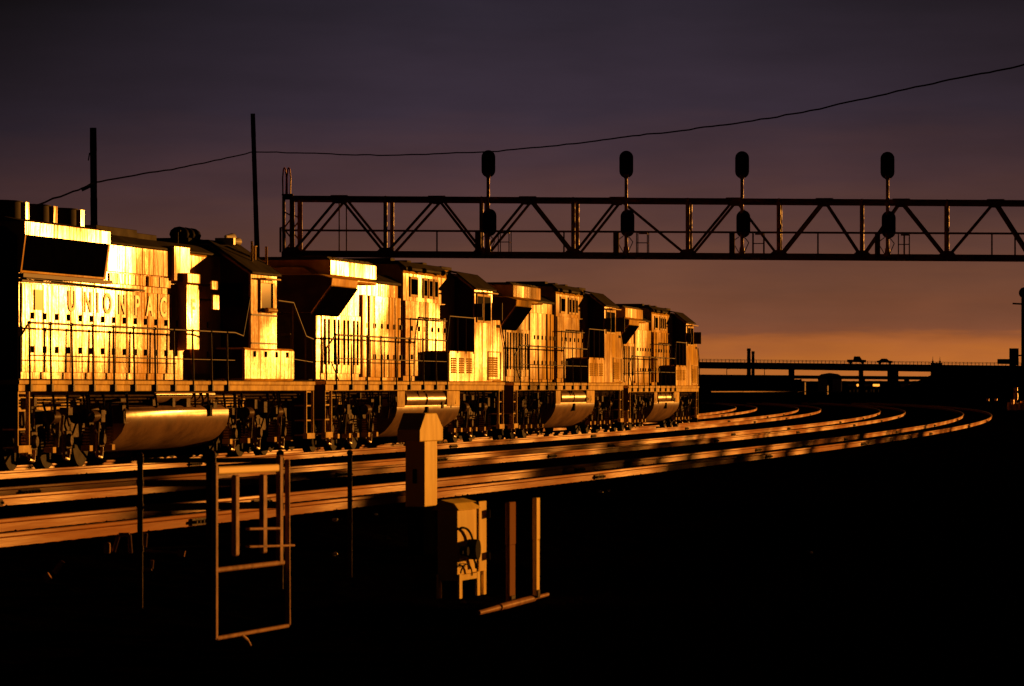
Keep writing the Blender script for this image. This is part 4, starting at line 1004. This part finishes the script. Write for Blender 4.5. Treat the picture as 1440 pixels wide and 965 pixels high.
# chimneys
for px, t_, r_, lab in ((1053, 490, .75, 'taller of the two thin chimneys rising behind the overpass'), (1059, 494, .6, 'shorter of the two thin chimneys rising behind the overpass')):
    p = at(px, 545, 1650); p.z = -.5; ch = thing('chimney', lab, 'chimney', tuple(p), 0, 'pair of chimneys'); h = at(px, t_, 1650).z+.5
    m = MB(); m.cyl((0, 0, 0), (0, 0, h-1), r_*1.25, r_*.9, 14); m.build('stack', CONC, ch, smooth=True); m = MB(); m.cyl((0, 0, h-1), (0, 0, h), r_*1.05, r_*1.0, 14); m.build('rim', CONC, ch)
# small masts between the decks
for px, t_, lab in ((1022, 519, 'thin lamp pole left of the first pier of the overpass'), (1075, 519.5, 'short thin pole between the chimneys and the overpass pier')):
    p = at(px, 545, 1500); p.z = -.5; lp = thing('lamp_pole', lab, 'lamp pole', tuple(p), 0, 'thin poles seen under the overpass'); h = at(px, t_, 1500).z+.5
    m = MB(); m.cyl((0, 0, 0), (0, 0, h), .16, .12, 8); m.build('shaft', CONC, lp); m = MB(); m.bar((0, 0, h), (1.6, 0, h+.1), .2, .2); m.build('lamp_arm', CONC, lp)
TRL0 = mat('distant_rail_steel', (.40, .24, .15), .35, spec=.002)
# twin spires
p = at(1317, 545, 1500); p.z = -.5; sp = thing('twin_towers', 'low silhouette with two thin spires just above the overpass railing', 'building', tuple(p)); q = at(1317, 509.5, 1500).z+.5
m = MB(); m.box(-1.9, 1.9, -2, 2, 0, q-.2); m.build('hall', CONC, sp)
for dx in (-1.35, 1.2):
    m = MB(); m.box(dx-.3, dx+.3, -.3, .3, q-.2, q+.5); m.cyl((dx, 0, q+.5), (dx, 0, q+2.0), .14, .05, 8); m.build('spire', CONC, sp)
# vehicles on the overpass
VEH = mat('dark_car_paint', (.05, .045, .045), .3, spec=.004); TYR = mat('tyre_rubber', (.01, .01, .01), .9)
def car(label, px, L_, H_, truckish):
    z = at(px, dt(px), YO).z; x = at(px, 0, YO).x
    c = thing('parked_car' if 0 else 'pickup_truck' if truckish else 'sedan_car', label, 'car', (x, YO+3.5, z), 0)
    m = MB()
    if truckish:
        m.prism([(-L_/2, .45), (L_/2, .45), (L_/2, 1.0), (L_*.28, 1.08), (L_*.16, H_), (-L_*.12, H_), (-L_*.16, 1.1), (-L_/2, 1.1)], -.9, .9, 'y')
    else:
        m.prism([(-L_/2, .4), (L_/2, .4), (L_/2, .8), (L_*.25, .95), (L_*.1, H_), (-L_*.2, H_), (-L_*.36, .95), (-L_/2, .9)], -.85, .85, 'y')
    m.build('body', VEH, c, bevel=.06)
    m = MB(); m.box(-L_*.08, L_*.12, -.92, -.905, 1.1, H_-.15); m.build('window', GLS, c)
    for wx in (-L_*.32, L_*.32):
        for sg in (-1, 1):
            m = MB(); m.cyl((wx, sg*.7, .36), (wx, sg*.92, .36), .36, .36, 16); m.build('wheel', TYR, c)
    return c
car('dark pickup truck driving on the overpass, the larger of its two vehicles', 1206, 4.9, 1.95, True)
car('small dark car on the overpass right of the pickup truck', 1246, 4.1, 1.45, False)
# sunlit trailers beyond the overpass
TRL = mat('white_trailer_paint', (.75, .62, .42), .3, spec=.01)
for px, L_, lab in ((1202.5, 8.0, 'left one of two sunlit freight trailers under the overpass'), (1226, 9.5, 'right one of two sunlit freight trailers under the overpass')):
    p = at(px, 549.5, 1180); tr = thing('freight_trailer', lab, 'trailer', (p.x, p.y, .15), pi/2-radians(16), 'sunlit trailers')
    m = MB(); m.box(-L_/2, L_/2, -1.25, 1.25, 1.72, 2.35); m.build('trailer_body', TRL, tr)
    m = MB(); m.box(-L_/2, L_/2, -.6, .6, .9, 1.72); m.build('chassis', CONC, tr)
    m = MB()
    for x_ in (-L_/2+1, -L_/2+2.2, L_/2-1):
        for sg in (-1, 1): m.nx(); m.cyl((x_, sg*.9, .5), (x_, sg*1.2, .5), .5, .5, 12)
    m.build('wheel', TYR, tr)
for px, py, h_, lab in ((1131, 537, 3.6, 'narrow sunlit post between the first two piers'), (1163, 543, 2.6, 'short sunlit post beside the lower bridge pier')):
    p = at(px, 551, 1250); st = thing('sign_post', lab, 'post', (p.x, p.y, -.5), pi/2-radians(22), 'sunlit posts beyond the overpass')
    m = MB(); m.box(-.45, .45, -.3, .3, 0, h_); m.build('post_shaft', TRL, st); m = MB(); m.box(-.5, .5, -.34, .34, h_, h_+.15); m.build('post_cap', CONC, st)
# tank on bank right of the pier
p = at(1275, 545, 1180); hs = thing('equipment_hut', 'small sunlit hut on the bank right of the thick pier', 'hut', (p.x, p.y, -.5), pi/2-radians(26))
m = MB(); m.box(-1.6, 1.6, -1.2, 1.2, 0, 3.1); m.build('hut_wall', mat('hut_paint', (.3, .2, .15), .7), hs); m = MB(); m.prism([(-1.4, 3.1), (1.4, 3.1), (0, 3.8)], -1.8, 1.8, 'x'); m.build('roof', CONC, hs)
# raised bars added for the glint of far track rails beyond the curve
for px, Yg_, L_, lab in ((1000, 880, 42, 'thin sunlit track rail just right of the last locomotive, far off'), (1045, 900, 60, 'thin sunlit track rail ending at the first overpass pier'), (1122, 940, 30, 'faint sunlit track rail right of the first overpass pier'), (1152, 950, 26, 'faint sunlit track rail below the two trailers')):
    p = at(px, 551, Yg_); gr = thing('distant_rail', lab, 'track rail', (p.x, p.y, -.68), pi/2-radians(16), 'far track rails'); z_ = p.z+.68
    m = MB(); m.box(0, L_, -.05, .05, z_-.10, z_+.10); m.build('rail_glint_bar', TRL0, gr)
    x_ = 1.0
    while x_ < L_: m = MB(); m.box(x_-.08, x_+.08, .06, .2, 0, z_+.1); m.build('post', CONC, gr); x_ += 6  # added posts that hold the raised bars up
# right-edge signal mast
YS = 300.0; sS = F/YS
b0 = at(1438.5, 578, YS); b0.z = -.4
rm = thing('junction_signal', 'tall dark signal mast with round head and side box, cut by the right edge', 'railway signal', tuple(b0))
def rs(px, py): v = at(px, py, YS)-b0; return v
m = MB(); m.cyl((0, 0, 0), (0, 0, rs(0, 405).z), .13, .12, 12); m.build('mast', SIG, rm, smooth=True)
m = MB(); c = rs(1440.5, 412); m.cyl((c.x, -.14, c.z), (c.x, -.02, c.z), .40, .40, 22); m.build('signal_head', SIG, rm)
m = MB(); a = rs(1424, 427); b = rs(1446, 428); m.bar(a, b, .1, .12); m.build('cross_arm', SIG, rm)
m = MB(); a = rs(1420, 514); b = rs(1432, 490); m.box(a.x, b.x, -.2, .3, a.z, b.z); a = rs(1420, 524); b = rs(1429, 514); m.box(a.x, b.x, -.1, .1, a.z, b.z); m.build('relay_case', SIG, rm)
m = MB(); a = rs(1403, 512); b = rs(1421, 505); m.box(a.x, b.x, -.1, .2, a.z, b.z); a = rs(1429, 500); m.bar((a.x, 0, a.z), (0, 0, a.z), .1, .1); a = rs(1432, 516); m.cyl((a.x, 0, a.z-.4), (a.x, 0, a.z+.6), .03); m.build('side_bracket', SIG, rm)
b1 = at(1420, 577, 290); sm = thing('switch_stand', 'sunlit yellow switch stand with a target, low at the right edge', 'switch stand', (b1.x, b1.y, b1.z))
s2 = F/290
def rq(px, py): v = at(px, py, 290)-b1; return v
YE = mat('switch_yellow_paint', (.80, .50, .08), .40, spec=.12)
m = MB(); 
for px, r_, h_ in ((1420, .17, .55), (1424, .13, .75), (1429, .2, .42), (1434, .16, .5), (1439, .2, .62), (1444, .2, .4)): m.nx(); m.cyl((rq(px, 0).x, (px % 3)*.08, 0), (rq(px, 0).x, (px % 3)*.08, h_), r_, r_*.9, 14)
ob = m.build('machine_case', YE, sm, smooth=True)
m = MB(); x_ = rq(1428.5, 0).x; m.cyl((x_, 0, .4), (x_, 0, 1.5), .05); m.build('stand_rod', YE, sm)
m = MB(); m.cyl((x_, 0, .72), (x_, 0, 1.18), .15, .15, 14); m.build('target', YE, sm, smooth=True); m = MB(); m.cyl((x_, 0, 1.32), (x_, 0, 1.56), .13, .13, 14); m.build('lamp', YE, sm, smooth=True)
for px, lab in ((1389, 'small sunlit stub left of the switch stand, the left one of two'), (1400.5, 'small sunlit stub left of the switch stand, the right one of two')):
    p = at(px, 563, 320); st = thing('track_marker', lab, 'marker', (p.x, p.y, p.z-.05), radians(-62), 'small markers near the right edge')
    m = MB(); m.cyl((0, 0, 0), (0, 0, .18), .11, .10, 12); m.build('marker_body', YE, st, smooth=True); m = MB(); m.cyl((0, 0, -.5), (0, 0, 0), .03); m.build('marker_stem', BLK, st)
# ------------------------------------------------------------------ low scrub added on the sun side (outside the frame) so it shades stretches of rail

LEAF = flat('shade_bush_foliage', (.03, .026, .012), (.05, .04, .02), 3)
def shrub(label, x, y, wd, top, seed):
    rr = random.Random(seed); root = thing('shade_bush', label, 'bush', (x, y, -.6), rr.uniform(0, 6), 'scrub bushes added to shade the rails')
    m = MB(); h = top+.6
    for q in range(420):
        a = rr.uniform(0, 2*pi); r_ = wd/2*sqrt(rr.random()); z = h*rr.random()**.7
        r_ *= (1-.45*(z/h)**3); c = Vector((r_*cos(a), r_*sin(a), z)); u = Vector((rr.uniform(-1, 1), rr.uniform(-1, 1), rr.uniform(-1, 1))).normalized(); v = u.orthogonal().normalized(); k_ = rr.uniform(.12, .26)
        if c.z+k_ > h: c.z = h-k_
        m.add([c-u*k_, c+v*k_*.6, c+u*k_, c-v*k_*.6], [(0, 1, 2, 3)])
    m.build('foliage', LEAF, root)
    m = MB()
    for q in range(5): m.cyl((0, 0, 0), (rr.uniform(-.5, .5)*wd*.5, rr.uniform(-.5, .5)*wd*.5, h*.7), .05, .02, 6)
    m.build('stem', WOOD, root)
# positions: where the shade falls on the nearest track, walked back towards the sun
TE = tan(SUN_EL)
def shade_at(Yt, dist, wd, top_over, seed, lab):
    best = min(range(0, 2600), key=lambda q: abs(cp(-60+q*.1, TR['near']+G2)[1]-Yt)); X, Yv, _ = cp(-60+best*.1, TR['near']+G2)
    shrub(lab, X+sin(SUN_AZ)*dist, Yv+cos(SUN_AZ)*dist, wd, dist*TE+top_over+(.95 if 80 < Yt < 150 else .45), seed)
k_ = 0
for Yt, dist, wd, ov_ in ((85.5, 70, 1.7, .05), (88.5, 72, 2.2, .1), (91.5, 70, 2.0, .08), (94.5, 68, 1.2, .0), (98, 71, .55, .1), (102.5, 70, .6, .1), (107.5, 69, .5, .1), (116, 66, .35, .1),
                          (124, 62, 2.0, .06), (128, 60, 2.4, .1), (133, 62, 2.2, .1), (138, 60, 2.0, .05), (142.5, 61, 1.2, .0), (160, 66, .5, .05), (176, 60, .7, .05), (60, 62, 1.2, .0)):
    k_ += 1; shade_at(Yt, dist, wd, ov_, k_, 'added scrub bush beyond the right edge of the view, shading the rails')
